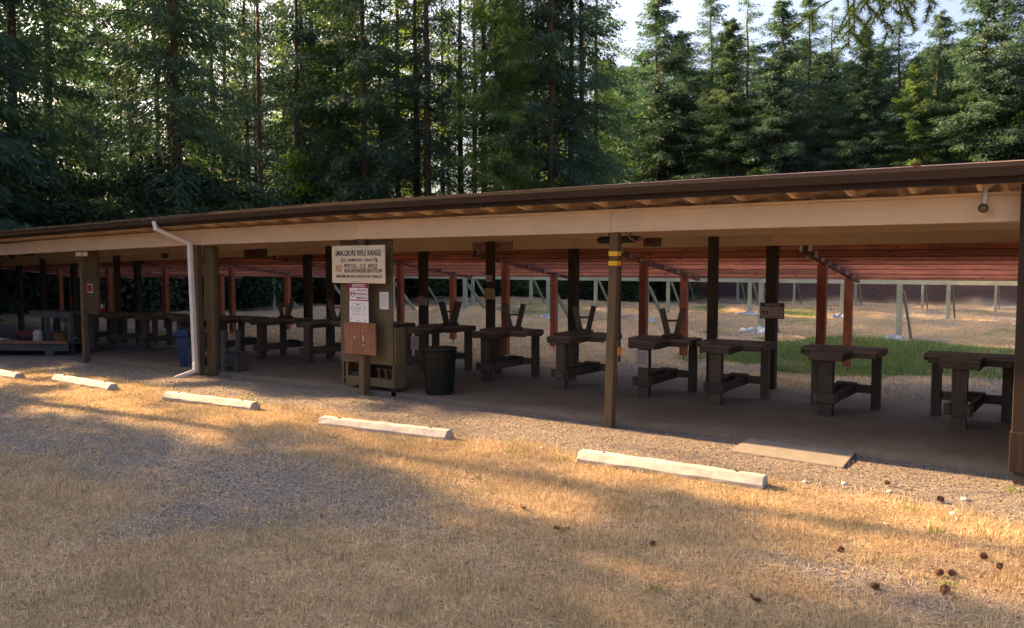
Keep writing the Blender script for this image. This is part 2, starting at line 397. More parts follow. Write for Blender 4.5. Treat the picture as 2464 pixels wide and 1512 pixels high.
def lushmask(x, y):
    a = np.exp(-(((x + 2.7) / 3.5) ** 4) - ((y - 16.75 - .10 * (x + 3)) / (1.5 + .35 * np.sin(x * 1.3))) ** 4)
    b = .55 * np.exp(-((x + 6.5) / 3.0) ** 2 - ((y - 30.5) / 1.2) ** 2) + .5 * np.exp(-((x + 15) / 2.0) ** 2 - ((y - 24.5) / .8) ** 2) + .45 * np.exp(-((x + 21) / 3.0) ** 2 - ((y - 22.5) / .8) ** 2)
    n = fbm(x, y, .8, 5, 41)
    b = b + .75 * np.clip((fbm(x, y * 1.8, 4.5, 3, 47) - .58) * 6, 0, 1) * np.clip((y - 17) / 3, 0, 1) * (y < 52)
    return np.clip((a + b) * 1.35 - (n - .42) * 2.6 * ((a + b) > .05) - .1, 0, 1) * ((a + b) > .1)

# ground sheet: a graded grid, finest near the camera
def graded(a, b, fine0, fine1, step):
    mid = list(np.arange(fine0, fine1, step)); lo = []; s = step; p = fine0
    while p > a: s *= 1.18; p -= s; lo.append(p)
    hi = []; s = step; p = mid[-1]
    while p < b: s *= 1.18; p += s; hi.append(p)
    return np.array(lo[::-1] + mid + hi)
gx = graded(-600, 600, -22, 3, .11); gy = np.concatenate([graded(-300, 40, 1.0, 30, .11), np.arange(46, 76, .5), np.array([80, 90, 110, 150, 220, 350, 600, 900.])]); gy = np.unique(gy[(gy < 45.6) | (gy >= 46)])
GX, GY = np.meshgrid(gx, gy); nx, ny = len(gx), len(gy)
V = np.stack([GX.ravel(), GY.ravel(), gz(GX, GY).ravel()], 1)
# sunk under the slab so nothing shows through
ii = (np.arange(ny - 1)[:, None] * nx + np.arange(nx - 1)[None, :]).ravel()
F = np.stack([ii, ii + 1, ii + nx + 1, ii + nx], 1)
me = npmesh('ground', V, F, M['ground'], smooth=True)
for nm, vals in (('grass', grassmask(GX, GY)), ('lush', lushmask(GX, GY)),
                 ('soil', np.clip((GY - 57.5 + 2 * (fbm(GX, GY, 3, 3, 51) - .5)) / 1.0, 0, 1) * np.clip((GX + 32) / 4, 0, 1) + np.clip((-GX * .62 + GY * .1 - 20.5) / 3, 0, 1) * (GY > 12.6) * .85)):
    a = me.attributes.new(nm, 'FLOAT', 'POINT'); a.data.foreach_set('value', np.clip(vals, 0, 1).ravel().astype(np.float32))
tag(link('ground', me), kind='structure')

# concrete floor of the shelter
fl = MB()
xs = [-17.6, -13.6, -9.5, -5.2, -1.0, 3.4]
for a, b in zip(xs[:-1], xs[1:]):
    za, zb = sz(a), sz(b); g = .0006
    fl.add([(a + g, 8.70, za - .2), (b - g, 8.70, zb - .2), (b - g, 12.45, zb - .2), (a + g, 12.45, za - .2), (a + g, 8.70, za), (b - g, 8.70, zb), (b - g, 12.45, zb), (a + g, 12.45, za)],
           [(0, 3, 2, 1), (4, 5, 6, 7), (0, 1, 5, 4), (1, 2, 6, 5), (2, 3, 7, 6), (3, 0, 4, 7)])
tag(fl.build('concrete_floor', M['slab'], bevel=.0004), kind='structure')
pad = MB().add([(-2.90, 8.10, -.12), (-1.74, 8.05, -.12), (-1.76, 8.69, -.12), (-2.88, 8.69, -.12), (-2.90, 8.10, -.038), (-1.74, 8.05, -.038), (-1.76, 8.69, -.010), (-2.88, 8.69, -.010)],
               [(0, 3, 2, 1), (4, 5, 6, 7), (0, 1, 5, 4), (1, 2, 6, 5), (2, 3, 7, 6), (3, 0, 4, 7)])
tag(pad.build('concrete_ramp', M['pad'], bevel=.01), 'low concrete ramp slab set against the floor edge at right', 'ramp')

#SPLIT-1

# ------------------------------------------------------------------ the shelter
shed = thing('shooting_shelter', 'long low open shelter with cream beams, brown gutter and posts over the benches', 'shelter', (-9, 8.7, 0))
def sp(mb, name, m, **k):           # world-coordinate part of the shed
    mb.v = [(x + 9, y - 8.7, z) for x, y, z in mb.v]
    return mb.build(name, m, shed, **k)
XL, XR = -30.0, 1.6
def gt(x): return float(np.interp(x, [-32, -20.3, -14, -8.75, -3.6, 1.6], [2.50, 2.665, 2.76, 2.812, 2.805, 2.765]))
XS = list(np.arange(XL, XR - .5, 2.1)) + [XR]
def strip(prof, x_list, zfun, m, name, parts=None):
    """extrude a y,z profile (z relative to zfun(x)) along X"""
    mb = MB(); n = len(prof)
    for x in x_list: mb.v += [(x, p[0], zfun(x) + p[1]) for p in prof]
    for i in range(len(x_list) - 1):
        for k in range(n):
            k2 = (k + 1) % n; mb.f.append((i * n + k, i * n + k2, (i + 1) * n + k2, (i + 1) * n + k))
    mb.f.append(tuple(range(n))); mb.f.append(tuple((len(x_list) - 1) * n + k for k in range(n)))
    return sp(mb, name, m)
# roof skin: low gable, ridge over Y=10.6
strip([(8.16, .0), (10.6, .295), (13.0, .0), (13.0, .035), (10.6, .33), (8.16, .035)], XS, lambda x: gt(x) - .03, M['roof'], 'roof')
strip([(8.19, -.02), (10.6, .272), (12.98, -.02), (12.98, -.003), (10.6, .291), (8.19, -.003)], XS, lambda x: gt(x) - .03, M['soffit'], 'roof_decking')
# K-style gutter hung in front, with joints
gj = [XL, -23.5, -17.4, -11.3, -5.25, .85, XR]
for a, b in zip(gj[:-1], gj[1:]):
    xx = [a + .004] + [x for x in XS if a < x < b] + [b - .004]
    strip([(8.135, -.105), (8.06, -.105), (8.045, -.06), (8.012, -.03), (8.010, .0), (8.022, .0), (8.024, -.025), (8.055, -.055), (8.068, -.095), (8.123, -.095), (8.123, .0), (8.135, .0)], xx, lambda x: gt(x) - .004, M['gutter'], 'gutter')
    strip([(8.14, -.166), (8.178, -.166), (8.178, -.035), (8.14, -.035)], xx, lambda x: gt(x), M['fascia'], 'fascia_board')
    strip([(8.138, .002), (8.018, .002), (8.018, .006), (8.138, .006)], xx, lambda x: gt(x), M['roof'], 'drip_edge')
for k in range(24):                                                # gutter straps
    x = -22 + k * 1.0
# rafters
for k in range(54):
    x = -.71 - .555 * k; z = gt(x) - .051
    if x < XL: break
    h = .150
    mb = MB().prism([(8.18, -.002), (10.6, .292), (12.95, .0), (12.95, -h), (10.6, .292 - h), (8.60, -h), (8.46, -h), (8.18, -.112)], x - .019, x + .019)
    mb.v = [(vx, vy, vz + z) for vx, vy, vz in mb.v]
    sp(mb, 'rafter', M['soffit'])
FX = [-0.42 - 4.16 * 0, -4.53, -8.77, -12.97, -17.07, -21.3, -25.5, -29.7]
FX[0] = -.32
def beams(name, y0, y1, zb, zt, joints):
    for a, b in zip(joints[:-1], joints[1:]):
        a2, b2 = a + .0015, b - .0015; mb = MB(); j = lambda: random.uniform(-.004, .004)
        vs = []
        for x in (a2, (a2 + b2) / 2, b2):
            q = j()
            vs += [(x, y0, sz(x) + zb + q), (x, y1, sz(x) + zb + q), (x, y1, sz(x) + zt), (x, y0, sz(x) + zt)]
        fs = [(0, 1, 2, 3), (8, 11, 10, 9)]
        for s in (0, 4): fs += [(s + k, s + 4 + k, s + 4 + (k + 1) % 4, s + (k + 1) % 4) for k in range(4)]
        mb.add(vs, fs); sp(mb, name, M['beam'], bevel=.006)
beams('front_beam', 8.50, 8.59, 2.30, 2.543, [XL, -21.3, -17.07, -8.85, -4.53, -.36, XR][0:7])
beams('front_beam_cap', 8.485, 8.60, 2.545, 2.572, [XL, -19.0, -12.9, -6.9, -2.05, XR])
beams('middle_beam', 11.62, 11.75, 2.345, 2.72, [XL, -25.7, -17.21, -12.96, -8.69, -4.47, XR])
beams('rear_beam', 12.30, 12.42, 2.205, 2.60, [XL, -25.2, -18.04, -10.91, -7.33, -3.78, XR])
# front posts (slightly leaning as built)
lean = {-.32: 0, -4.53: .03, -8.77: 0, -12.97: -.02, -17.07: -.03}
for x in FX:
    z0 = float(gz(x, 8.55)); s = .065 if x > -1 else .055
    top = sz(x) + 2.297; y0 = 8.555; l = lean.get(x, 0)
    if x > -1:
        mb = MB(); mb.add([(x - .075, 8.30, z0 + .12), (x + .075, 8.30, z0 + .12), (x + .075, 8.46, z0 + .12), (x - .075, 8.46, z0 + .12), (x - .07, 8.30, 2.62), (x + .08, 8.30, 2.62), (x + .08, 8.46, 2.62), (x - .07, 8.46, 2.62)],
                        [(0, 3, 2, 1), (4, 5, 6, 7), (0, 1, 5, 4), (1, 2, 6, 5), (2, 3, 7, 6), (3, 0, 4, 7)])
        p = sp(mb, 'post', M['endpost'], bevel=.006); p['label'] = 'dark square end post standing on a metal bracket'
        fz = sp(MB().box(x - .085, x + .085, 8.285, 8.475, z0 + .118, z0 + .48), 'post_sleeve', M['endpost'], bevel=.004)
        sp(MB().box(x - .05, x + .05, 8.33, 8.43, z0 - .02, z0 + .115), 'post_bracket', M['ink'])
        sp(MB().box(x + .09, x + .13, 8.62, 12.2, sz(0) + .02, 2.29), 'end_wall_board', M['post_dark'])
        continue
    mb = MB(); mb.add([(x - s - l, y0 - s, z0 - .05), (x + s - l, y0 - s, z0 - .05), (x + s - l, y0 + s, z0 - .05), (x - s - l, y0 + s, z0 - .05),
                       (x - s + l, y0 - s + .02, top), (x + s + l, y0 - s + .02, top), (x + s + l, y0 + s, top), (x - s + l, y0 + s, top)],
                      [(0, 3, 2, 1), (4, 5, 6, 7), (0, 1, 5, 4), (1, 2, 6, 5), (2, 3, 7, 6), (3, 0, 4, 7)])
    p = sp(mb, 'post', M['post'], bevel=.008)
    if x == -4.53:
        p['label'] = 'brown front post with two yellow reflective bands'
        for zc in (1.93, 2.045):
            b = MB().box(x - s + .022, x + s + .028, y0 - s + .008, y0 + s + .004, zc - .028, zc + .028); b.v = [(a + 9, c - 8.7, d) for a, c, d in b.v]
            o = b.build('reflective_band', M['yellow']); o.parent = p
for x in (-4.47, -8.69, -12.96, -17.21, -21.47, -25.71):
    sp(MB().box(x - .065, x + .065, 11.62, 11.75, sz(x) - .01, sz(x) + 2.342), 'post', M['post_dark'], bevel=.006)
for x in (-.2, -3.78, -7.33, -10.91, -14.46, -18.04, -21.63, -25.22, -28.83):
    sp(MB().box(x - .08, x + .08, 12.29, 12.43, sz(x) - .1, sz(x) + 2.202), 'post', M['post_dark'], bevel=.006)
# cabinets of plywood behind the second and third column from the left
for x0, x1, z0, z1 in ((-18.42, -17.93, .80, 2.24), (-13.92, -13.50, .82, 2.28)):
    sp(MB().box(x0, x1, 9.30, 9.36, z0, z1), 'plywood_panel', M['panel'], bevel=.004)
for x0, x1, yy in ((-17.22, -16.98, 8.485), (-16.92, -16.74, 8.485), ):
    sp(MB().box(x0, x1, yy, yy + .012, 2.10, 2.19), 'beam_block', M['beam'])
# wide brown boxed column behind the downspout
sp(MB().box(-12.86, -12.62, 8.63, 8.70, -.08, 2.26), 'column_board', M['post'], bevel=.004)

# white downspout
ds = bpy.data.objects.new('downspout', None); COL.objects.link(ds); ds.parent = shed
ds['label'] = 'white rectangular downspout with bent elbows'
dsp = lambda mb, n: (setattr(mb, 'v', [(a + 9, b - 8.7, c) for a, b, c in mb.v]), mb.build(n, M['white'], ds, bevel=.006))
dsp(MB().bar((-13.50, 8.06, 2.70), (-13.47, 8.08, 2.53), .085, .07), 'outlet')
dsp(MB().bar((-13.48, 8.075, 2.56), (-12.86, 8.34, 2.29), .055, .07), 'elbow')[1].data.materials[0] = M['beam']
dsp(MB().bar((-12.875, 8.34, 2.33), (-12.79, 8.34, .10), .085, .065, (0, 1, 0)), 'pipe')
dsp(MB().bar((-12.79, 8.338, .16), (-12.785, 8.333, .0), .089, .069, (0, 1, 0)), 'elbow')
dsp(MB().bar((-12.775, 8.345, .035), (-13.03, 8.08, -.10), .078, .062), 'spout')

#SPLIT-2

# ------------------------------------------------------------------ notice board (cabinet) on the third post
nb = thing('notice_board', 'tall olive-brown cabinet with signs and two shelf openings around the centre front post', 'cabinet', (-8.77, 8.8, 0))
def W2(mb, root):
    l = root.location; mb.v = [(a - l.x, b - l.y, c - l.z) for a, b, c in mb.v]; return mb
def wp(root, mb, name, m, **k): return W2(mb, root).build(name, m, root, **k)
bx = lambda *a: MB().box(*a)
wp(nb, bx(-9.35, -8.24, 8.64, 8.66, .41, 2.292), 'front_panel', M['panel'])
wp(nb, bx(-9.25, -8.215, 8.64, 8.665, .07, .195), 'bottom_rail', M['panel'])
wp(nb, bx(-9.25, -9.21, 8.642, 8.664, .197, .408), 'stile', M['panel'])
wp(nb, bx(-8.95, -8.74, 8.642, 8.664, .197, .408), 'stile', M['panel'])
wp(nb, bx(-8.25, -8.216, 8.642, 8.664, .197, .408), 'stile', M['panel'])
wp(nb, bx(-9.35, -9.32, 8.662, 8.88, .06, .98), 'side_panel', M['panel'])
wp(nb, bx(-8.24, -8.21, 8.667, 8.88, .06, .98), 'side_panel', M['panel'])
wp(nb, bx(-9.318, -8.242, 8.86, 8.88, .07, .975), 'back_panel', M['post_dark'])
wp(nb, bx(-9.318, -8.242, 8.668, 8.858, .14, .165), 'shelf', M['panel'])
wp(nb, bx(-9.318, -8.242, 8.668, 8.858, .412, .437), 'shelf', M['panel'])
wp(nb, bx(-9.0, -8.9, 8.67, 8.75, -.06, .068), 'foot_block', M['post_dark'])
wp(nb, bx(-8.34, -8.24, 8.7, 8.8, -.06, .068), 'foot_block', M['post_dark'])
for i, x in enumerate((-8.64, -8.50, -8.36)):          # spindle-like stands on the right shelf
    o = MB().lathe([(.001, 0), (.045, 0), (.045, .02), (.015, .035), (.015, .12), (.04, .145), (.05, .17), (.001, .172)], 10).build('wooden_stand', M['plyred'])
    o.location = (x, 8.76, .166)
    tag(o, ['reddish turned wooden stand, left one on the right cabinet shelf', 'reddish turned wooden stand, middle one on the right cabinet shelf', 'reddish turned wooden stand, right one on the right cabinet shelf'][i], 'stand', 'turned wooden stands in the cabinet opening')
o = bx(-9.19, -9.03, 8.70, 8.84, .166, .25).build('storage_box', M['ink'], bevel=.01)
tag(o, 'dark box inside the left opening of the notice cabinet', 'box')

def board_sign(name, label, cat, x0, x1, z0, z1, y, m, thick=.008):
    t = thing(name, label, cat, ((x0 + x1) / 2, y, z0))
    wp(t, bx(x0, x1, y, y + thick, z0, z1), 'board', m, bevel=.0015)
    return t, (x0 + x1) / 2, (x1 - x0), (z1 - z0)
# SMALLBORE RIFLE RANGE
YS = 8.468
t, cx, w_, h_ = board_sign('painted_sign', 'weathered cream board lettered SMALLBORE RIFLE RANGE', 'sign', -9.34, -8.22, 1.64, 2.205, YS, M['signcream'], .014)
L = lambda s, fx, fz, fw, fh, m, **k: lettering(t, s, (fx - .5) * w_, -.003, fz * h_, fw * w_, fh * h_, m, **k)
L('SMALLBORE RIFLE RANGE', .50, .80, .86, .155, M['ink'], bold=.01)
L('(22 RIMFIRE ONLY!)', .53, .60, .68, .105, M['ink'], bold=.008)
L('(', .19, .60, .02, .15, M['redink']); L(')', .845, .60, .02, .15, M['redink'])
L('NO', .135, .39, .12, .20, M['redink'], bold=.015)
L('PISTOL - C.F. RIFLE', .555, .46, .62, .095, M['ink'], bold=.01)
L('BLACKPOWDER-SHOTGUN', .60, .335, .70, .095, M['ink'], bold=.01)
L('_______', .555, .40, .62, .006, M['redink']); L('_______', .60, .275, .70, .006, M['redink'])
L('MINIMUM DISTANCE 50 YARDS!', .515, .18, .87, .075, M['ink'], shear=.3, bold=.01)
for fx in (.46, .52):
    for fz in (.96, .04): wp(t, bx(cx + (fx - .5) * w_ - .006, cx + (fx - .5) * w_ + .006, YS - .004, YS - .0005, 1.64 + fz * h_ - .006, 1.64 + fz * h_ + .006), 'screw', M['redink'])

def notice_sign(label, x0, x1, z0, z1, y, dark=False, name='notice_sign'):
    t, cx, w_, h_ = board_sign(name, label, 'sign', x0, x1, z0, z1, y, M['pinkpaper'] if dark else M['signwhite'], .005)
    mr = M['darkmaroon'] if dark else M['maroon']  # dark picks dimmer face and print colours, roof shade painted in
    e = .012 if h_ > .2 else .006
    for n_, b in (('border', (x0 - .002, x0 + e, z0 - .002, z1 + .002)), ('border', (x1 - e, x1 + .002, z0 - .002, z1 + .002)), ('border', (x0 + e, x1 - e, z0 - .002, z0 + e)), ('header_band', (x0 + e, x1 - e, z1 - h_ * .27, z1 + .002))):
        wp(t, bx(b[0], b[1], y - .003, y - .0006, b[2], b[3]), n_, mr)
    L = lambda s, fx, fz, fw, fh, m, **k: lettering(t, s, (fx - .5) * w_, -.0045, fz * h_, fw * w_, fh * h_, m, **k)
    L('NOTICE', .5, .865, .62, .16, M['pinkpaper'] if dark else M['signwhite'], bold=.02)
    L('EAR and EYE', .66, .60, .48, .12, mr); L('PROTECTION IS', .66, .38, .52, .12, mr); L('MANDATORY', .62, .16, .50, .13, mr)
    # head with ear muffs and goggles
    hx, hz, r = cx - w_ * .30, z0 + h_ * .40, min(w_ * .11, h_ * .19)
    ring = MB()
    for k in range(16):
        a0, a1 = 2 * PI * k / 16, 2 * PI * (k + 1) / 16
        ring.add([(hx + math.cos(a) * q, y - .0035, hz + math.sin(a) * q * 1.25) for a, q in ((a0, r), (a1, r), (a1, r * .82), (a0, r * .82))], [(0, 1, 2, 3)])
    wp(t, ring, 'head_pictogram', mr)
    pic = MB().box(hx - r * .9, hx + r * .9, y - .0038, y - .0030, hz - r * .15, hz + r * .3)
    pic.box(hx - r * 1.25, hx - r * .8, y - .0039, y - .0031, hz - r * .6, hz + r * .45); pic.box(hx + r * .8, hx + r * 1.25, y - .0039, y - .0031, hz - r * .6, hz + r * .45)
    wp(t, pic, 'muff_pictogram', mr)
    return t
notice_sign('white and maroon NOTICE sign on the centre cabinet, below the cream board', -8.965, -8.555, 1.378, 1.64, 8.462)
notice_sign('shaded maroon NOTICE sign on the rear post right of the yellow-banded post', -3.93, -3.565, 1.09, 1.335, 12.278, True)
notice_sign('small dark NOTICE sign on the rear post behind the trash can', -11.05, -10.73, 1.09, 1.29, 12.278, True)

def paper(label, x0, x1, z0, z1, y, m, lines=6, name='paper_notice', ink=M['ink'], cat='notice', head=True):
    t, cx, w_, h_ = board_sign(name, label, cat, x0, x1, z0, z1, y, m, .003)
    mb = MB()
    for k in range(lines):
        f = random.uniform(.55, .85); zc = z1 - h_ * (.14 + .72 * k / max(1, lines))
        mb.box(cx - w_ * f / 2, cx + w_ * f / 2, y - .0012, y - .0004, zc - h_ * .012, zc + h_ * .012)
    if lines: wp(t, mb, 'printed_lines', ink)
    return t
wb = paper('white plastic board with a small typed sheet under the NOTICE sign', -8.965, -8.56, 1.05, 1.375, 8.464, M['signwhite'], 0, 'white_board', cat='board')
l = wb.location
f_ = MB()
for b in ((-8.90, -8.65, 1.33, 1.333), (-8.90, -8.65, 1.165, 1.169), (-8.90, -8.897, 1.165, 1.333), (-8.653, -8.65, 1.165, 1.333)): f_.box(b[0], b[1], 8.4625, 8.4635, b[2], b[3])
wp(wb, f_, 'printed_frame', M['ink'])
lettering(wb, 'SMALL PRINT'[0:0] or 'NOTICE', -.02, -.0015, .265, .06, .016, M['ink'])
f_ = MB()
for k in range(5): f_.box(-8.86, -8.73 + .01 * (k % 3), 8.4625, 8.4635, 1.205 + k * .017, 1.208 + k * .017)
wp(wb, f_, 'printed_lines', M['ink'])
f_ = MB()
for a, b in ((-8.92, 1.27), (-8.63, 1.27), (-8.92, 1.085), (-8.63, 1.085), (-8.775, 1.075)): f_.box(a - .008, a + .008, 8.460, 8.4635, b - .008, b + .008)
wp(wb, f_, 'screw', M['ink'])
paper('white paper with red print tucked left of the NOTICE sign', -9.14, -8.985, 1.43, 1.625, 8.632, M['paper'], 9, ink=M['redink'])
rs = paper('red square sign with white rim on the left edge of the centre cabinet', -9.14, -8.97, 1.225, 1.405, 8.632, M['signwhite'], 0, 'red_sign', cat='sign')
wp(rs, bx(-9.125, -8.985, 8.629, 8.6315, 1.24, 1.39), 'red_field', M['redsign'])
wp(rs, bx(-9.09, -9.0, 8.6275, 8.6287, 1.305, 1.312), 'printed_lines', M['ink'])
paper('white sheet of paper on the right side of the centre cabinet', -8.50, -8.315, 1.25, 1.51, 8.634, M['paper'], 7, ink=M['pinkpaper'])
pl = tag(bx(-9.09, -8.42, 8.466, 8.484, .565, 1.045).build('plywood_sheet', M['plyred'], bevel=.002), 'square of red-stained bare plywood nailed on the centre post', 'panel')
for (a, b, c) in ((-8.87, .80, .03), (-8.69, .77, .09), (-8.69, .70, .02)):
    q = bx(a, a + .012, 8.464, 8.4655, b, b + c).build('paint_chip', M['paper']); q.parent = pl
rs2 = paper('dark red sign with white rim on the panel beside the far left post', -18.38, -18.12, 1.29, 1.49, 9.29, M['signwhite'], 0, 'red_sign', cat='sign')
wp(rs2, bx(-18.36, -18.14, 9.286, 9.2892, 1.31, 1.47), 'red_field', M['redsign'])
paper('small lined paper high on the dark middle post left of the yellow-banded post', -8.745, -8.60, 1.61, 1.735, 11.612, M['pinkpaper'], 6)
paper('square tan card on the dark middle post left of the yellow-banded post', -8.79, -8.54, 1.29, 1.49, 11.612, M['tanpaper'], 4, ink=M['panel'], name='card_notice')

# signs on the rear beam
t, cx, w_, h_ = board_sign('safety_sign', 'faded tan sign on the rear beam lettered SAFETY IS YOUR RESPONSIBILITY in red', 'sign', -9.56, -8.62, 2.215, 2.50, 12.288, M['pinkpaper'], .01)
for z_, s in ((.72, 'SAFETY IS YOUR'), (.27, 'RESPONSIBILITY!')): lettering(t, s, 0, -.004, z_ * h_, w_ * .9, h_ * .3, M['maroon'], bold=.02)
for b in ((-9.565, -9.545, 2.213, 2.502), (-8.635, -8.615, 2.213, 2.502), (-9.545, -8.635, 2.213, 2.228)): wp(t, bx(b[0], b[1], 12.284, 12.2872, b[2], b[3]), 'border', M['maroon'])
for lab, a, b, c, d in (('small dark framed sign on the rear beam right of the black tube', -5.93, -5.60, 2.22, 2.39), ('dark red sign on the rear beam left of the cabinet', -16.7, -15.8, 2.09, 2.33), ('small dark red sign on the rear beam above the blue bin', -20.3, -19.95, 2.11, 2.30)):
    t = paper(lab, a, b, c, d, 12.288, M['panel'], 0, 'small_sign', cat='sign')
    wp(t, bx(a + (b - a) * .15, b - (b - a) * .4, 12.284, 12.2872, c + (d - c) * .35, d - (d - c) * .1), 'red_field', M['darkmaroon'])

# black tube light hanging under the roof, its cable, the lamp on the beam, the strap
t = thing('hanging_tube', 'long black tube with tapered ends hanging under the roof behind the yellow-banded post', 'tube', (-4.98, 9.6, 2.2))
t.rotation_euler = (0, 0, 0)
wp(t, MB().tube([(-5.32, 9.6, 2.245), (-5.29, 9.6, 2.247), (-5.0, 9.6, 2.25), (-4.72, 9.6, 2.255), (-4.65, 9.6, 2.262)], [.02, .045, .05, .045, .012], 12), 'tube_body', M['black'], smooth=True)
wp(t, MB().tube([(-5.15, 9.6, 2.29), (-5.15, 9.6, 2.70)], .006, 6), 'hanger_wire', M['ink'])
wp(t, MB().tube([(-4.82, 9.6, 2.29), (-4.82, 9.6, 2.70)], .006, 6), 'hanger_wire', M['ink'])
tag(MB().tube([(-4.40, 8.62, 2.32), (-4.37, 8.63, 2.26), (-4.30, 8.65, 2.20), (-4.26, 8.66, 2.18), (-4.2, 8.66, 2.25)], .009, 6).build('loose_cable', M['plyred']), 'short loose cable drooping beside the top of the yellow-banded post', 'cable')
t = thing('hanging_strap', 'thin black strap with an orange tag hanging beside the yellow-banded post', 'strap', (-4.5, 8.75, .7))
wp(t, bx(-4.545, -4.515, 8.74, 8.755, .72, 2.26), 'strap', M['black'])
wp(t, bx(-4.55, -4.51, 8.733, 8.762, .80, .90), 'tag', M['orange'])
t = thing('beam_lamp', 'small dark bell-shaped lamp on a bracket at the right end of the front beam', 'lamp', (-.68, 8.45, 2.42))
wp(t, MB().bar((-.67, 8.47, 2.61), (-.675, 8.47, 2.47), .03, .02, (0, 1, 0)), 'bracket', M['steel'])
wp(t, MB().tube([(-.68, 8.49, 2.43), (-.68, 8.44, 2.43), (-.68, 8.41, 2.425), (-.68, 8.39, 2.42)], [.018, .025, .038, .042], 14), 'shade', M['ink'], smooth=True)
wp(t, MB().tube([(-.68, 8.388, 2.42), (-.68, 8.385, 2.42)], [.030, .022], 12), 'bulb_face', M['panel'])

#SPLIT-3

# ------------------------------------------------------------------ overhead red board baffle
baf = thing('overhead_baffle', 'overhead baffle of red-stained horizontal boards on sloping beams behind the benches', 'baffle', (-15, 13.5, 0))
RBX = [-.20, -3.32, -6.50, -9.65, -12.62, -15.75, -18.9, -22.1, -25.3, -28.5, -31.6]
zu = lambda y: 3.769 - .135 * y
YB = [12.50, 12.86, 13.27, 13.69, 14.31, 14.94, 15.48, 15.94]
def rz_(x): return sz(x) * .6
for x in RBX:
    a = rz_(x)
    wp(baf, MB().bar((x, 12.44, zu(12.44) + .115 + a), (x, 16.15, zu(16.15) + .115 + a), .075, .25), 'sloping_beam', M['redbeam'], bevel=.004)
    for y in (13.5, 15.4):
        g = float(gz(x, y))
        pz = zu(y) - .008 + a
        p = wp(baf, MB().box(x - .07, x + .07, y - .06, y + .06, g + .09, pz), 'post', M['redpost'], bevel=.005)
        q = MB().tube([(x + 15, y - 13.5, g - .03), (x + 15, y - 13.5, g + .088)], .012, 6).build('post_pin', M['ink']); q.parent = p
        q = MB().box(x + 15 - .045, x + 15 + .045, y - 13.5 - .045, y - 13.5 + .045, g + .075, g + .0885).build('post_bracket', M['steel']); q.parent = p
hang = MB(); 
for i in range(len(RBX) - 1):
    xr, xl = RBX[i] - .04, RBX[i + 1] + .04
    for y in YB:
        z = zu(y) + (.045 if y < 12.6 else .03 if y > 15.6 else 0); a = rz_((xr + xl) / 2); mb = MB(); n = 5
        sag = [random.uniform(-.006, .006) for _ in range(n)]
        for k in range(n):
            x = xl + .004 + (xr - xl - .008) * k / (n - 1); s = sag[k]
            mb.v += [(x, y - .019 + s, z + s + a), (x, y + .019 + s, z + s + a), (x, y + .019 - s, z + .235 + s + a), (x, y - .019 - s, z + .235 + s + a)]
        mb.f = [(0, 1, 2, 3), (16, 19, 18, 17)] + [(k * 4 + j, k * 4 + 4 + j, k * 4 + 4 + (j + 1) % 4, k * 4 + (j + 1) % 4) for k in range(4) for j in range(4)]
        bo = wp(baf, mb, 'board', M['red'])
        eb = MB().box(xl + .005 + 15, xr - .005 + 15, y - 13.5 - .0235, y - 13.5 + .017, z + a - .004, z + a + .007).build('shade_strip', M['boardshade']); eb.parent = bo  # added dark strip that paints the shade line between boards
        for x, s in ((xr, -1), (xl, 1)):
            h = MB().box(x - .002, x + s * .05, y - .024, y - .0195, z - .004 + a, z + .13 + a).box(x - .002, x + s * .05, y + .0195, y + .024, z - .004 + a, z + .13 + a).box(x - .002, x + s * .05, y - .0195, y + .0195, z - .008 + a, z - .003 + a)
            wp(baf, h, 'joist_hanger', M['steel'])

# ------------------------------------------------------------------ sage-green range frames
NAMES = ['nearest', 'middle', 'farthest']
for r, (Y, xs_, zt) in enumerate(((23.3, [-.05 - 3.69 * k for k in range(9)], 1.53), (32.9, [-.0 - 3.66 * k for k in range(10)], 1.62), (52.0, [-3.45 - 3.68 * k for k in range(10)], 1.75))):
    fr = thing('baffle_frame', '%s of three sage-green post rows with braces under a long rail on the range' % NAMES[r], 'frame', (-12, Y, 0), group='post rows across the range')
    for a, b in zip(xs_[:-1], xs_[1:]):
        wp(fr, MB().box(b + .002, a - .002, Y - .05, Y + .04, zt - .12, zt), 'rail', M['greenbeam'], bevel=.004)
        for k in range(3):
            wp(fr, MB().box(b + .003, a - .003, Y + .045, Y + .07, zt - .06 + k * .24, zt + .17 + k * .24), 'board', M['greenbeam'])
    for x in xs_:
        g = float(gz(x, Y)); zb = max(g + .02, -.9)
        wp(fr, MB().box(x - .065, x + .065, Y - .07, Y + .06, zb, zt - .122), 'post', M['green'], bevel=.005)
        g2 = float(gz(x + .12, Y + 1.5))
        wp(fr, MB().bar((x + .095, Y + .03, zt - .32), (x + .11, Y + 1.35, g2 - .03), .045, .13), 'brace', M['greenbrace'])
fmsb = 0
bags = [(-18.5, 23.3, .34, 'grey plastic wrapped bag lump at the foot of the fifth near range post'), (-14.75, 23.3, .45, 'crumpled silver plastic heap at the near range post behind the upturned stool'),
        (-11.07, 23.3, .42, 'torn white plastic bag at a near range post left of the yellow-banded post'), (-7.4, 23.3, .42, 'pale blue plastic sheet lump by the near range post under the NOTICE sign'),
        (-3.75, 23.3, .30, 'dusty grey bag at the near range post on the green mound'), (-10.95, 32.9, .45, 'silver plastic bag heap at a middle row post right of the yellow-banded post'),
        (-7.32, 32.9, .38, 'white torn plastic at a middle row post behind the far right benches'), (-18.4, 32.9, .35, 'grey plastic lump at a middle row post near the range centre')]
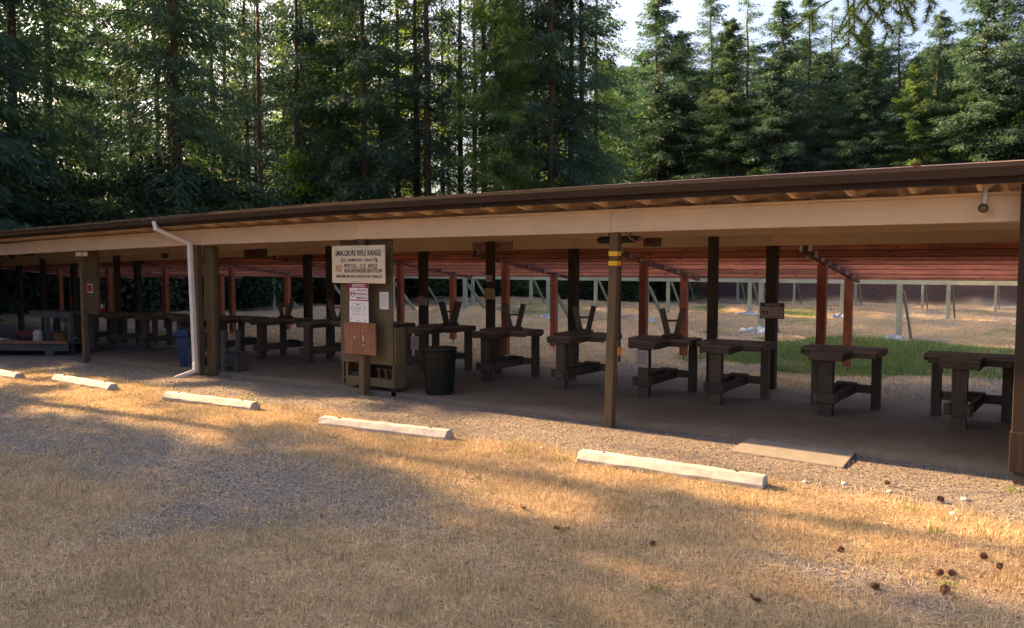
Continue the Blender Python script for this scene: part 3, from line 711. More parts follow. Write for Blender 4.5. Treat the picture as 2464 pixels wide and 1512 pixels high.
def lump(name, label, x, y, r, m, cat='plastic bag'):
    n1, n2 = 18, 9; vs = []
    sd = random.randint(0, 99)
    for j in range(n2 + 1):
        for i in range(n1):
            a = 2 * PI * i / n1; b = PI / 2 * j / n2
            k = 1 + .35 * math.sin(3 * a + sd) * math.cos(b) + .28 * (float(vnoise(math.cos(a) * 3, math.sin(a) * 3 + j * .9, .6, sd)) - .5) * 2
            vs.append((math.cos(a) * math.cos(b) * r * k, math.sin(a) * math.cos(b) * r * k * .8, math.sin(b) * r * .62 * k * random.uniform(.85, 1.15)))
    mb = MB(); mb.v = vs
    mb.f = [(j * n1 + i, j * n1 + (i + 1) % n1, (j + 1) * n1 + (i + 1) % n1, (j + 1) * n1 + i) for j in range(n2) for i in range(n1)]
    o = mb.build(name, m); o.location = (x, y, float(gz(x, y)) - .03)
    return tag(o, label, cat, 'plastic bags at the range posts')
for x, y, r, lab in bags: lump('plastic_bag', lab, x - .05, y - .14, r * 1.0, M['sheet'])
o = lump('plastic_bag', 'grey bag topped with a turquoise plastic scrap at a middle row post, far right', -3.66, 32.8, .38, M['sheet'])
q = lump('turquoise_scrap', None, 0, 0, .2, M['teal']); q.parent = o; q.location = (.0, -.05, .14)
for k in ('label', 'category', 'group'):
    if k in q: del q[k]

# ------------------------------------------------------------------ shooting benches
bench = thing('shooting_bench', 'x', 'bench', (0, 0, 0), group='shooting benches under the shelter')
# local frame: front leg at y=0 (towards the car park), rear legs at y=.88
def lb(x0, x1, y0, y1, z0, z1, name, m, j=.003): return MB().box(x0, x1, y0, y1, z0, z1, 0, j).build(name, m, bench, bevel=.006)
lb(-.08, .08, -.05, .07, 0, .772, 'leg', M['benchleg'])
lb(-.40, -.29, .80, .905, 0, .772, 'leg', M['benchleg'])
lb(.37, .48, .80, .905, 0, .772, 'leg', M['benchleg'])
lb(-.32, .37, .845, .885, .20, .31, 'stretcher', M['bench'])
for s in (-1, 1):
    MB().bar((s * .105, -.12, .235), (s * .105 + .05, .93, .245), .042, .115).build('brace', M['bench'], bench, bevel=.004)
lb(-.15, .15, -.09, -.053, .17, .30, 'brace_block', M['bench'])
lb(-.06, .20, .74, .835, .315, .345, 'cap_block', M['bench'])
for k in range(4):                                               # wide back boards
    lb(-.42, .51, .42 + k * .132, .55 + k * .132, .775, .815, 'top_board', M['benchtop'], .002)
for k in range(4):                                               # narrower front boards
    lb(-.20, .20, -.09 + k * .127, .034 + k * .127, .776, .816, 'top_board', M['benchtop'], .002)
lb(-.205, .205, -.125, -.095, .715, .80, 'apron', M['bench'])
lb(-.203, -.17, -.094, .40, .70, .774, 'apron', M['bench']); lb(.17, .203, -.094, .40, .70, .774, 'apron', M['bench'])
lb(-.40, .49, .425, .46, .705, .773, 'apron', M['bench'])
lb(-.445, -.422, .42, .945, .73, .812, 'apron', M['bench']); lb(.512, .54, .42, .945, .73, .812, 'apron', M['bench'])
lb(-.42, .51, .91, .945, .70, .773, 'apron', M['bench'])
bc = cache_of(bench)
BL = ['bench at the far right beside the dark end post', 'bench second from the right end, in front of the green mound', 'bench right of the yellow-banded post under the NOTICE sign post',
      'bench with a paper on its leg, just right of the yellow-banded post', 'bench with an upturned stool, just left of the yellow-banded post', 'bench with an upturned stool, second left of the yellow-banded post',
      'bench right behind the dark trash can, carrying an upturned stool', 'bench half hidden by the cabinet, right side of it', 'bench hidden mostly behind the notice cabinet',
      'bench left of the notice cabinet carrying an upturned stool', 'bench second to the left of the notice cabinet', 'bench right of the wooden rack', 'bench seen behind the wooden rack and brown column',
      'bench just left of the white downspout', 'bench second to the left of the white downspout', 'bench second to the right of the fire extinguisher', 'bench just right of the fire extinguisher', 'bench under the red fire extinguisher']
BX = [-1.02, -2.50, -3.98, -5.05, -6.43, -7.92, -9.38, -10.85, -12.3, -13.75, -15.2, -16.65, -18.1, -19.55, -21.0 + .02, -22.4, -23.9]
BX = [-1.02, -2.50, -3.95, -5.03, -6.43, -7.90, -9.37] + [-10.85 - 1.45 * k for k in range(9)]
BL = BL[:6] + ['bench right behind the dark trash can, carrying an upturned stool'] + BL[8:17]
for i, x in enumerate(BX):
    rz = [0, 0, .03, .05, -.02, .02, .01][i] if i < 7 else random.uniform(-.03, .03)
    y = 10.50
    lab = 'dark timber ' + BL[i]
    if i == 0: o = bench; o.location = (x, y, sz(x)); o['label'] = lab
    else: o = copy_tree(bench, bc, (x, y, sz(x)), rz, lab)
    if i in (3, 6):
        z0, z1 = ((.44, .69), (.43, .67))[i == 6]
        paper('typed paper tacked on the front leg of the bench %s' % ('right of the yellow-banded post' if i == 3 else 'behind the trash can'), x - .115 + (.03 if i == 3 else -.0), x + .075 + (.03 if i == 3 else 0), z0, z1, 10.50 - .098 if i == 3 else 10.40, M['pinkpaper'], 7)

# upturned stools on the benches: seat down, legs splayed up
stool = thing('stool', 'x', 'stool', (0, 0, 0), group='stools turned upside down on the benches')
MB().lathe([(.001, 0), (.15, 0), (.155, .012), (.155, .03), (.15, .04), (.001, .04)], 14).build('seat', M['bench'], stool)
for sx, sy in ((-1, -1), (1, -1), (1, 1), (-1, 1)):
    MB().bar((sx * .065, sy * .09, .042), (sx * .155, sy * .12, .43), .085, .035, (0, 1, 0)).build('leg', M['benchleg'], stool, bevel=.003)
MB().tube([(-.12, -.105, .25), (.12, -.105, .25)], .011, 6).build('rung', M['bench'], stool)
MB().tube([(-.12, .105, .25), (.12, .105, .25)], .011, 6).build('rung', M['bench'], stool)
MB().bar((-.07, 0, .047), (.07, 0, .047), .20, .012).build('cleat', M['bench'], stool)
sc_ = cache_of(stool)
SL = [(3, .1, 'on the bench with a paper on its leg'), (4, .0, 'on the bench directly left of the yellow-banded post'), (5, .15, 'on the second bench left of the yellow-banded post'),
      (6, .1, 'on the bench above the dark trash can'), (8, .05, 'on the second bench left of the notice cabinet'), (9, -.1, 'on the third bench left of the notice cabinet'), (11, .0, 'on a far bench beside the white downspout')]
for n_, (i, dx, lab) in enumerate(SL):
    lab = 'wooden stool turned upside down ' + lab
    loc = (BX[i] + dx - .02, 10.50 + .72 + random.uniform(-.1, .1), sz(BX[i]) + .817)
    rz = [.40, .50, .62, .85, .75, .9, .95][n_]
    if n_ == 0: stool.location = loc; stool.rotation_euler = (0, 0, rz); stool['label'] = lab
    else: copy_tree(stool, sc_, loc, rz, lab)

# ------------------------------------------------------------------ things standing about
t = thing('trash_can', 'large round dark plastic trash can with a rolled rim on the floor edge', 'trash can', (-7.66, 9.02, 0)); t.scale = (.93, .93, 1)
MB().lathe([(.001, .0), (.215, .0), (.225, .02), (.262, .60), (.268, .61), (.268, .655), (.285, .66), (.292, .675), (.285, .69), (.268, .685), (.262, .66), (.215, .06), (.001, .05)], 32).build('body', M['can'], t, smooth=True)
for a in (-.9, 2.24):
    q = MB().box(-.06, .06, -.03, .0, .575, .61).build('handle', M['can'], t, bevel=.006); q.location = (math.sin(a) * .27, -math.cos(a) * .27, 0); q.rotation_euler = (0, 0, a)
for k in range(12):
    a = 2 * PI * k / 12; MB().bar((math.sin(a) * .228, -math.cos(a) * .228, .06), (math.sin(a) * .262, -math.cos(a) * .262, .57), .012, .008).build('rib', M['can'], t)
t = thing('recycling_bin', 'narrow blue plastic recycling bin with a rounded hinged lid beside the wooden rack', 'bin', (-13.84, 8.93, -.04)); t.rotation_euler = (0, 0, .25); t.scale = (.88, .88, .97)
MB().add([(-.13, -.17, 0), (.13, -.17, 0), (.13, .17, 0), (-.13, .17, 0), (-.20, -.24, .60), (.16, -.24, .60), (.16, .24, .60), (-.20, .24, .60)], [(0, 3, 2, 1), (4, 5, 6, 7), (0, 1, 5, 4), (1, 2, 6, 5), (2, 3, 7, 6), (3, 0, 4, 7)]).build('body', M['blue'], t, bevel=.02)
MB().prism([(-.25, .605), (.17, .605), (.17, .70), (.12, .755), (.0, .775), (-.12, .755), (-.21, .70), (-.25, .65)], -.25, .25, 'y').build('lid', M['blue'], t, bevel=.012)
t = thing('wooden_rack', 'low weathered grey wooden rack with open shelves right of the blue bin', 'rack', (-13.1, 8.95, -.03)); t.rotation_euler = (0, 0, -.03)
for a in ((-.60, -.55, -.18, -.12, 0, .76), (-.60, -.55, .12, .18, 0, .76), (.47, .55, -.18, -.12, 0, .76), (.47, .55, .12, .18, 0, .76)): MB().box(*a).build('upright', M['greywood'], t, bevel=.004)
MB().box(-.558, .498, -.16, -.12, .70, .75).build('top_rail', M['greywood'], t); MB().box(-.558, .498, -.17, .17, .24, .33).build('shelf', M['greywood'], t)
MB().box(-.558, .498, -.18, .18, .0, .04).build('base_shelf', M['greywood'], t)
MB().bar((.30, -.1, .05), (.49, -.1, .16), .05, .04).build('brace', M['greywood'], t)
o = MB().add([(-.08, -.05, 0), (.10, -.08, 0), (.14, .12, 0), (-.08, .14, 0), (-.06, .0, .36), (-.01, -.02, .36), (.0, .05, .34), (-.06, .06, .36)], [(0, 3, 2, 1), (4, 5, 6, 7), (0, 1, 5, 4), (1, 2, 6, 5), (2, 3, 7, 6), (3, 0, 4, 7)]).build('dark_bag', M['ink'], bevel=.03)
o.location = (-12.42, 8.93, -.02); tag(o, 'small dark bag slumped against the right side of the wooden rack', 'bag')

# fire extinguisher on the far bench
t = thing('fire_extinguisher', 'red fire extinguisher with white label standing on a far bench', 'fire extinguisher', (-20.85, 10.9, sz(-20.85) + .82)); t.scale = (.8, .8, .62)
MB().lathe([(.001, 0), (.085, 0), (.09, .02), (.09, .38), (.07, .44), (.03, .47), (.03, .50), (.001, .50)], 18).build('cylinder', M['extred'], t, smooth=True)
MB().lathe([(.0915, .20), (.0925, .202), (.0925, .36), (.0915, .362)], 18).build('label_wrap', M['signwhite'], t)
MB().box(-.02, .11, -.015, .015, .50, .53).box(-.02, .09, -.015, .015, .55, .57).build('handle', M['ink'], t)
MB().tube([(.03, 0, .50), (.13, 0, .46), (.13, 0, .2)], .012, 6).build('hose', M['ink'], t)

# low grey wooden platform with a raised board, far left
t = thing('wooden_platform', 'low weathered grey plank platform on skids under the left end of the shelter', 'platform', (-20.2, 8.7, -.16)); t.rotation_euler = (0, 0, .52)
MB().box(-1.9, 1.35, -.35, -.31, .10, .30).build('side_board', M['greywood'], t)
MB().box(-1.9, 1.35, .66, .70, .10, .28).build('side_board', M['greywood'], t)
for k in range(7): MB().box(-1.9, 1.35, -.308 + k * .138, -.174 + k * .138, .24, .27).build('deck_plank', M['greywood'], t)
MB().box(-1.2, -1.02, -.38, .72, -.02, .098).build('skid', M['greywood'], t); MB().box(.8, .98, -.38, .72, -.02, .098).build('skid', M['greywood'], t)
MB().box(-.8, 1.34, -.40, -.355, .262, .33).build('edge_strip', M['plyred'], t)
t = thing('grey_table', 'pale grey wooden frame table standing behind the low platform', 'table', (-19.9, 9.45, -.13)); t.rotation_euler = (0, 0, .1)
for k in range(4): MB().box(-.85, .85, -.30 + k * .15, -.155 + k * .15, .90, .94).build('top_board', M['greywood'], t)
for sx in (-.2, .75):
    for sy in (-.26, .24): MB().box(sx - .05, sx + .05, sy - .04, sy + .04, 0, .898).build('leg', M['greywood'], t)
MB().bar((.72, -.26, .55), (.3, -.26, .88), .04, .09).build('brace', M['greywood'], t)
MB().box(-.82, .8, -.31, -.28, .80, .897).build('apron', M['greywood'], t)
t = thing('duffel_bag', 'dark maroon bag with pale letters lying on the low platform', 'bag', (-20.6, 9.0, .10)); t.rotation_euler = (0, 0, .4)
MB().tube([(-.30, 0, .12), (-.27, 0, .12), (0, 0, .13), (.27, 0, .12), (.30, 0, .12)], [.06, .12, .13, .12, .06], 14).build('body', M['duffel'], t, smooth=True)
lettering(t, 'DUO', .02, -.135, .10, .26, .09, M['greywood'], bold=.02)
MB().tube([(-.12, -.05, .24), (-.08, -.05, .33), (.08, -.05, .33), (.12, -.05, .24)], .01, 6).build('handle', M['ink'], t)
t = thing('paper_roll', 'pale rounded paper bundle beside the maroon bag', 'paper bundle', (-20.05, 8.95, .10))
MB().lathe([(.001, 0), (.10, 0), (.11, .05), (.10, .16), (.11, .20), (.09, .25), (.05, .28), (.001, .28)], 14).build('bundle', M['pinkpaper'], t, smooth=True)
t = thing('cardboard_box', 'dull brown cardboard box on the platform beneath the grey table', 'box', (-19.45, 9.25, .10)); t.rotation_euler = (0, 0, .2)
MB().box(-.17, .17, -.13, .13, 0, .22).build('carton', M['card'], t, bevel=.004); MB().box(-.165, .165, -.165, -.135, .19, .215).build('flap', M['card'], t)
t = thing('white_sheet', 'crumpled white sheet hanging over the left end of the platform', 'sheet', (-21.3, 8.2, .0))
mb = MB(); nn = 9
for i in range(nn):
    for j in range(6): mb.v.append((-.5 + i * .13, -.06 + j * .1 + random.uniform(-.02, .02), .13 + .05 * random.random() - (.12 if j == 0 else 0)))
mb.f = [(i * 6 + j, i * 6 + j + 1, (i + 1) * 6 + j + 1, (i + 1) * 6 + j) for i in range(nn - 1) for j in range(5)]
q = mb.build('cloth', M['paper'], t, smooth=True); md = q.modifiers.new('thick', 'SOLIDIFY'); md.thickness = .008

# ------------------------------------------------------------------ concrete wheel stops
def stop_mesh(seed):
    random.seed(seed); prof = [(-.092, 0), (-.096, .045), (-.05, .112), (.042, .115), (.092, .05), (.092, 0)]
    mb = MB(); xs_ = np.linspace(-.915, .915, 13); n = len(prof)
    for x in xs_: mb.v += [(x, y + random.uniform(-.006, .005), max(z + random.uniform(-.007, .004), 0)) for y, z in prof]
    for i in range(12):
        for k in range(n): mb.f.append((i * n + k, i * n + (k + 1) % n, (i + 1) * n + (k + 1) % n, (i + 1) * n + k))
    mb.f.append(tuple(range(n))); mb.f.append(tuple(12 * n + k for k in range(n)))
    return mb
STOPS = [((-3.98, 6.88), (-2.16, 6.97), 'nearest pale concrete wheel stop, longest in view, lying right of centre'),
         ((-7.46, 6.62), (-5.72, 6.86), 'concrete wheel stop lying in front of the notice cabinet and trash can'),
         ((-10.80, 6.62), (-9.10, 6.78), 'concrete wheel stop with small yellow flowers at its right end'),
         ((-14.30, 6.66), (-12.42, 6.66), 'concrete wheel stop in front of the white downspout and blue bin'),
         ((-17.25, 6.45), (-15.25, 6.52), 'concrete wheel stop cut off by the left edge of the view')]
for i, (a, b, lab) in enumerate(STOPS):
    o = stop_mesh(i + 3).build('wheel_stop', M['stop'], bevel=.006)
    c = ((a[0] + b[0]) / 2, (a[1] + b[1]) / 2); rz = math.atan2(b[1] - a[1], b[0] - a[0])
    g = float(gz(*c)); o.location = (c[0], c[1], g - .0); o.rotation_euler = (random.uniform(-.02, .02), 0, rz)
    tag(o, lab, 'wheel stop', 'concrete wheel stops along the gravel')
    for x in (-.66, .66):
        q = MB().lathe([(.001, 0), (.016, 0), (.016, .013), (.001, .013)], 8).build('anchor_pin', M['ink']); q.parent = o; q.location = (x, 0, .108)
random.seed(99)

#SPLIT-4

# ------------------------------------------------------------------ cones, stones, leaves, weeds on the ground
def cone_mesh():
    mb = MB(); mb.lathe([(.001, 0), (.018, .005), (.026, .03), (.020, .06), (.001, .085)], 8)
    for j in range(8):
        z = .008 + j * .0088; r = .030 * math.sin(PI * min(1, (z + .018) / .105))
        for k in range(8):
            a = 2 * PI * (k + .5 * (j % 2)) / 8; c, s = math.cos(a), math.sin(a)
            mb.add([(c * r * .5 - s * .004, s * r * .5 + c * .004, z), (c * r * .5 + s * .004, s * r * .5 - c * .004, z), (c * (r + .010) + s * .008, s * (r + .010) - c * .008, z + .010), (c * (r + .013), s * (r + .013), z + .016), (c * (r + .010) - s * .008, s * (r + .010) + c * .008, z + .010)], [(0, 1, 2, 3, 4)])
    return mb.mesh('fir_cone', M['cone'])
cm = cone_mesh()
CONES = [(-1.31, 7.65, 'just below the end of the concrete ramp, standing alone on bare dirt'), (-.80, 7.35, 'on the dirt short of the dark end post'), (-1.25, 5.66, 'at the edge where sun meets shade, lower right'),
         (-.64, 5.55, 'left one of a close pair in the shaded gravel, lower right'), (-.53, 5.62, 'right one of a close pair in the shaded gravel, lower right'), (-.55, 5.27, 'with open scales in the low sun patch, lower right'),
         (-.94, 5.11, 'alone at the near edge of the shaded gravel, lower right'), (-.31, 5.91, 'nearest the right edge of the view'), (-2.33, 5.06, 'in shaded grass below the nearest wheel stop'), (-.44, 6.08, 'in the sunny litter behind the close pair of cones')]
for x, y, lab in CONES:
    o = link('fir_cone', cm); o.location = (x, y, float(gz(x, y)) + .025); s = random.uniform(.5, .72); o.scale = (s, s, s)
    o.rotation_euler = (PI / 2 + random.uniform(-.4, .4), random.uniform(-.5, .5), random.uniform(0, 6.28)); tag(o, 'brown fir cone ' + lab, 'cone', 'fir cones on the ground')
o = link('fir_cone', cm); o.location = (-1.30, 8.7, gt(-1.3) + .075); o.scale = (.8, .8, .8); o.rotation_euler = (1.4, .2, .7); tag(o, 'single fir cone lying on the roof edge at right', 'cone', 'fir cones on the ground')
STONES = [(-1.61, 7.48, .022, 'tan pebble left of the lone cone near the ramp'), (-1.23, 7.44, .02, 'white pebble just in front of the lone cone near the ramp'), (-.67, 7.54, .026, 'white stone on the dirt near the dark end post'), (-.70, 7.04, .024, 'pale stone in the sunny grass, far right'), (-1.91, 7.32, .02, 'tan pebble right of the nearest wheel stop'), (-4.6, 7.1, .02, 'tiny white pebble behind the gap between the two nearest wheel stops')]
for x, y, r, lab in STONES:
    mb = MB(); vs = []
    for j in range(6):
        for i in range(9):
            a = 2 * PI * i / 9; b = -PI / 2 + PI * (j + .5) / 6; k = random.uniform(.85, 1.15); vs.append((math.cos(a) * math.cos(b) * r * k * 1.3, math.sin(a) * math.cos(b) * r * k, math.sin(b) * r * .7 * k))
    mb.v = vs; mb.f = [(j * 9 + i, j * 9 + (i + 1) % 9, (j + 1) * 9 + (i + 1) % 9, (j + 1) * 9 + i) for j in range(5) for i in range(9)] + [tuple(range(9))[::-1], tuple(45 + k for k in range(9))]
    o = mb.build('stone', M['stone'], smooth=True); o.location = (x, y, float(gz(x, y)) + r * .45); tag(o, lab, 'stone', 'loose stones on the dirt')
LEAVES = [(-1.44, 4.5, M['cone'], 'curled brown dead leaf low in the right foreground'), (-3.0, 4.9, M['card'], 'brown dry leaf curl in the sun below the nearest wheel stop'), (-4.35, 5.7, M['tanpaper'], 'tan leaf scrap in the centre foreground'), (-3.55, 5.2, M['card'], 'pinkish dead leaf in the shaded centre grass')]
for x, y, m, lab in LEAVES:
    mb = MB(); n = 7
    for i in range(n):
        u = i / (n - 1); w__ = .028 * math.sin(PI * min(max(u, .04), .97)); mb.v += [(-.07 + .14 * u, -w__, .02 + .012 * math.cos(u * 5)), (-.07 + .14 * u, 0, .006 + .01 * math.cos(u * 5)), (-.07 + .14 * u, w__, .022 + .012 * math.cos(u * 5))]
    mb.f = [(i * 3 + k, i * 3 + k + 1, i * 3 + k + 4, i * 3 + k + 3) for i in range(n - 1) for k in range(2)]
    o = mb.build('fallen_leaf', m, smooth=True); md = o.modifiers.new('thick', 'SOLIDIFY'); md.thickness = .002
    o.location = (x, y, float(gz(x, y)) + .01); o.rotation_euler = (.2, .1, random.uniform(0, 3)); tag(o, lab, 'leaf')

def blades(n, xs_, ys_, zs_, h, wd, lean=.9):
    """n single-triangle blades; h, wd arrays"""
    az = RNG.uniform(0, 2 * PI, n); ln = RNG.uniform(.1, lean, n) * h; a2 = RNG.uniform(0, 2 * PI, n)
    V = np.zeros((n, 3, 3)); c, s = np.cos(az) * wd / 2, np.sin(az) * wd / 2
    V[:, 0] = np.stack([xs_ - c, ys_ - s, zs_ - .004], 1); V[:, 1] = np.stack([xs_ + c, ys_ + s, zs_ - .004], 1)
    V[:, 2] = np.stack([xs_ + np.cos(a2) * ln, ys_ + np.sin(a2) * ln, zs_ + np.sqrt(np.maximum(h * h - ln * ln, 1e-6))], 1)
    return V.reshape(-1, 3), np.arange(n * 3).reshape(-1, 3), np.repeat(RNG.uniform(0, 1, n), 3)
# dry grass in front, density falling with distance, none on the gravel; clumped
def scatter(n, x0, x1, y0, y1, pw=0.0):
    return RNG.uniform(x0, x1, n), y0 + (y1 - y0) * RNG.uniform(0, 1, n) ** (1 + pw)
px_, py_ = scatter(1500000, -17, 1.2, 1.4, 8.3)
inside = (px_ > -py_ * 2.46 - 1.2) & (px_ < .35 + py_ * .05) & (py_ > 3.0 - (-px_) * .35)
px_, py_ = px_[inside], py_[inside]
d = np.hypot(px_, py_); gm = grassmask(px_, py_); cl = fbm(px_, py_, .22, 3, 61); cl2 = fbm(px_, py_, 1.4, 3, 71)
keep = RNG.uniform(0, 1, len(px_)) < np.clip(gm * 1.1 * (.25 + 1.6 * np.clip(cl - .35, 0, 1) * 1.6), 0, 1) * np.clip(9.0 / d, .35, 1) * np.clip(.35 + 1.3 * cl2, 0, 1)
px_, py_ = px_[keep][:300000], py_[keep][:300000]; d = np.hypot(px_, py_)
hh = RNG.uniform(.012, .052, len(px_)) * (.30 + 1.15 * fbm(px_, py_, .5, 3, 81)); wd = .0030 + .00045 * d
Vb, Fb, rb = blades(len(px_), px_, py_, gz(px_, py_), hh, wd, 1.0)
o = link('dry_grass', npmesh('dry_grass', Vb, Fb, M['dry'], rb)); tag(o, 'short dry straw-coloured grass in the foreground', 'grass', kind='stuff')
# longer tufts
cxs, cys = RNG.uniform(-9, .4, 700), RNG.uniform(2.2, 7.2, 700); k = grassmask(cxs, cys) > .35; cxs, cys = cxs[k], cys[k]
tx = np.repeat(cxs, 45) + RNG.normal(0, .045, len(cxs) * 45); ty = np.repeat(cys, 45) + RNG.normal(0, .045, len(cxs) * 45)
Vb, Fb, rb = blades(len(tx), tx, ty, gz(tx, ty), RNG.uniform(.03, .085, len(tx)), np.full(len(tx), .0042), .85)
o = link('dry_grass_tufts', npmesh('dry_grass_tufts', Vb, Fb, M['dry'], rb)); tag(o, 'taller tufts of dry grass scattered over the foreground', 'grass', kind='stuff')
n = 26000; qx, qy = scatter(n, -10, 1.0, 2.0, 7.4); k = RNG.uniform(0, 1, n) < grassmask(qx, qy) * np.clip(fbm(qx, qy, .6, 3, 77) * 2.2 - .55, 0.05, 1); qx, qy = qx[k], qy[k]
Vb, Fb, rb = blades(len(qx), qx, qy, gz(qx, qy), RNG.uniform(.035, .095, len(qx)), np.full(len(qx), .0048), 1.0)
o = link('pale_grass_stems', npmesh('pale_grass_stems', Vb, Fb, M['palestem'], rb)); tag(o, 'long pale stems standing out of the short dry grass', 'grass', kind='stuff')
# fallen needles and straw lying flat
n = 60000; lx, ly = scatter(n, -16, 1.0, 2.0, 8.4); L_ = RNG.uniform(.02, .07, n); az = RNG.uniform(0, 2 * PI, n); zz = gz(lx, ly) + RNG.uniform(.004, .02, n)
c, s = np.cos(az), np.sin(az); wv = .003
V = np.stack([np.stack([lx - c * L_ / 2 - s * wv, ly - s * L_ / 2 + c * wv, zz], 1), np.stack([lx - c * L_ / 2 + s * wv, ly - s * L_ / 2 - c * wv, zz], 1), np.stack([lx + c * L_ / 2, ly + s * L_ / 2, zz + RNG.uniform(0, .01, n)], 1)], 1).reshape(-1, 3)
o = link('straw_litter', npmesh('straw_litter', V, np.arange(n * 3).reshape(-1, 3), M['dry'], np.repeat(RNG.uniform(0, 1, n), 3))); tag(o, 'loose straw and fallen needles lying on the ground', 'litter', kind='stuff')
# grass on the range behind
n = 420000; qx = RNG.uniform(-40, 1.5, n); qy = 12.7 + 34 * RNG.uniform(0, 1, n) ** 1.7
k = (qx > -qy * 1.75) & (qx < -qy * .03 + .8) & (RNG.uniform(0, 1, n) < np.clip(grassmask(qx, qy) * (.3 + fbm(qx, qy, .8, 3, 91)), 0, 1)); qx, qy = qx[k], qy[k]
lm = lushmask(qx, qy); g = RNG.uniform(0, 1, len(qx)) < lm * .8
hh = RNG.uniform(.02, .055, len(qx)); hh = hh * (.5 + 1.1 * fbm(qx, qy, 1.2, 3, 5))
Vb, Fb, rb = blades((~g).sum(), qx[~g], qy[~g], gz(qx[~g], qy[~g]), hh[~g], .006 + .0006 * qy[~g], .9)
o = link('range_grass', npmesh('range_grass', Vb, Fb, M['dry'], rb)); tag(o, 'dry grass covering the range behind the benches', 'grass', kind='stuff')
n = 130000; qx = RNG.uniform(-8, 1.5, n); qy = RNG.uniform(14.8, 19.5, n); k = RNG.uniform(0, 1, n) < lushmask(qx, qy); qx, qy = qx[k], qy[k]
n = 110000; q2x = RNG.uniform(-30, 0, n); q2y = RNG.uniform(19, 38, n); k = RNG.uniform(0, 1, n) < lushmask(q2x, q2y); qx = np.r_[qx, q2x[k]]; qy = np.r_[qy, q2y[k]]
Vb, Fb, rb = blades(len(qx), qx, qy, gz(qx, qy), RNG.uniform(.03, .10, len(qx)) * (.5 + 1.6 * fbm(qx, qy, .7, 3, 15)), np.full(len(qx), .011), .85)
o = link('green_grass', npmesh('green_grass', Vb, Fb, M['lush'], rb)); tag(o, 'lush green grass growing on the low mound behind the benches', 'grass', kind='stuff')
# pebbles
n = 40000; qx, qy = scatter(n, -18, 1.2, 2.2, 8.6); k = RNG.uniform(0, 1, n) < np.clip(1.05 - grassmask(qx, qy), .06, 1); qx, qy = qx[k], qy[k]; n = len(qx)
r = RNG.uniform(.004, .013, n); zz = gz(qx, qy); dirs = np.array([(1, 0, 0), (0, 1, 0), (-1, 0, 0), (0, -1, 0), (0, 0, .7), (0, 0, -.4)])
V = np.stack([qx, qy, zz + r * .25], 1)[:, None, :] + dirs[None] * r[:, None, None] * RNG.uniform(.6, 1.4, (n, 6, 1))
fo = np.array([(0, 1, 4), (1, 2, 4), (2, 3, 4), (3, 0, 4), (1, 0, 5), (2, 1, 5), (3, 2, 5), (0, 3, 5)])
F = (np.arange(n)[:, None, None] * 6 + fo[None]).reshape(-1, 3)
o = link('gravel_pebbles', npmesh('gravel_pebbles', V.reshape(-1, 3), F, M['pebble'], np.repeat(RNG.uniform(0, 1, n), 6))); tag(o, 'loose grey gravel pebbles', 'gravel', kind='stuff')

n = 5000; qx, qy = scatter(n, -14, 1.0, 2.0, 8.5); L_ = RNG.uniform(.005, .016, n); az = RNG.uniform(0, 6.28, n); zz = gz(qx, qy) + RNG.uniform(.003, .012, n)
V = np.stack([np.stack([qx + np.cos(az + q) * L_ * f, qy + np.sin(az + q) * L_ * f, zz + RNG.uniform(0, .006, n)], 1) for q, f in ((0, 1.6), (1.7, .8), (3.3, 1.3), (4.8, .7))], 1).reshape(-1, 3)
o = link('bark_litter', npmesh('bark_litter', V, np.arange(n * 4).reshape(-1, 4), M['cone'])); tag(o, 'dark bark chips and needle litter strewn on the ground', 'litter', kind='stuff')

# weeds: small green tufts, one with yellow flowers
def weed(name, label, x, y, n, h, wd, m, flowers=0, spread=.05):
    t = thing(name, label, 'weed', (x, y, float(gz(x, y))))
    xs_ = RNG.normal(0, spread, n); ys_ = RNG.normal(0, spread, n)
    Vb, Fb, rb = blades(n, xs_, ys_, np.zeros(n), RNG.uniform(h * .4, h, n), np.full(n, wd), .7); link('leaves', npmesh('weed_leaves', Vb, Fb, m, rb), t)
    for k in range(flowers):
        fx, fy = random.uniform(-.22, .22), random.uniform(-.1, .12); hh = random.uniform(.08, .2)
        MB().tube([(fx * .5, fy * .5, 0), (fx, fy, hh)], .0025, 4).build('stem', M['weed'], t)
        MB().lathe([(.001, hh), (.014, hh + .004), (.014, hh + .012), (.001, hh + .016)], 7, (fx, fy)).build('flower', M['flower'], t)
weed('flowering_weed', 'thin weed with small yellow flowers behind the third wheel stop', -9.35, 6.98, 60, .14, .006, M['weed'], 7, .1)
for x, y, lab in ((-4.15, 6.82, 'green weed at the left end of the nearest wheel stop'), (-5.05, 7.15, 'low green weed in the gravel gap between the two nearest wheel stops'), (-4.75, 6.75, 'small green weed in the sunny grass left of the nearest wheel stop'),
                  (-5.45, 6.72, 'tiny green weed by the right end of the second wheel stop'), (-.75, 6.5, 'green tuft in the sunny litter at right'), (-.55, 5.45, 'leafy green weed beside the pair of cones'), (-1.0, 7.0, 'yellow-green tuft near the white stone'), (-.36, 8.1, 'grassy weed at the foot of the dark end post'), (-2.0, 4.3, 'dull green weed in the right foreground'), (-8.6, 8.5, 'small weed growing at the foot of the notice cabinet')):
    weed('green_weed', lab, x, y, 50, .06, .006, M['weed'], 0, .04)

#SPLIT-5

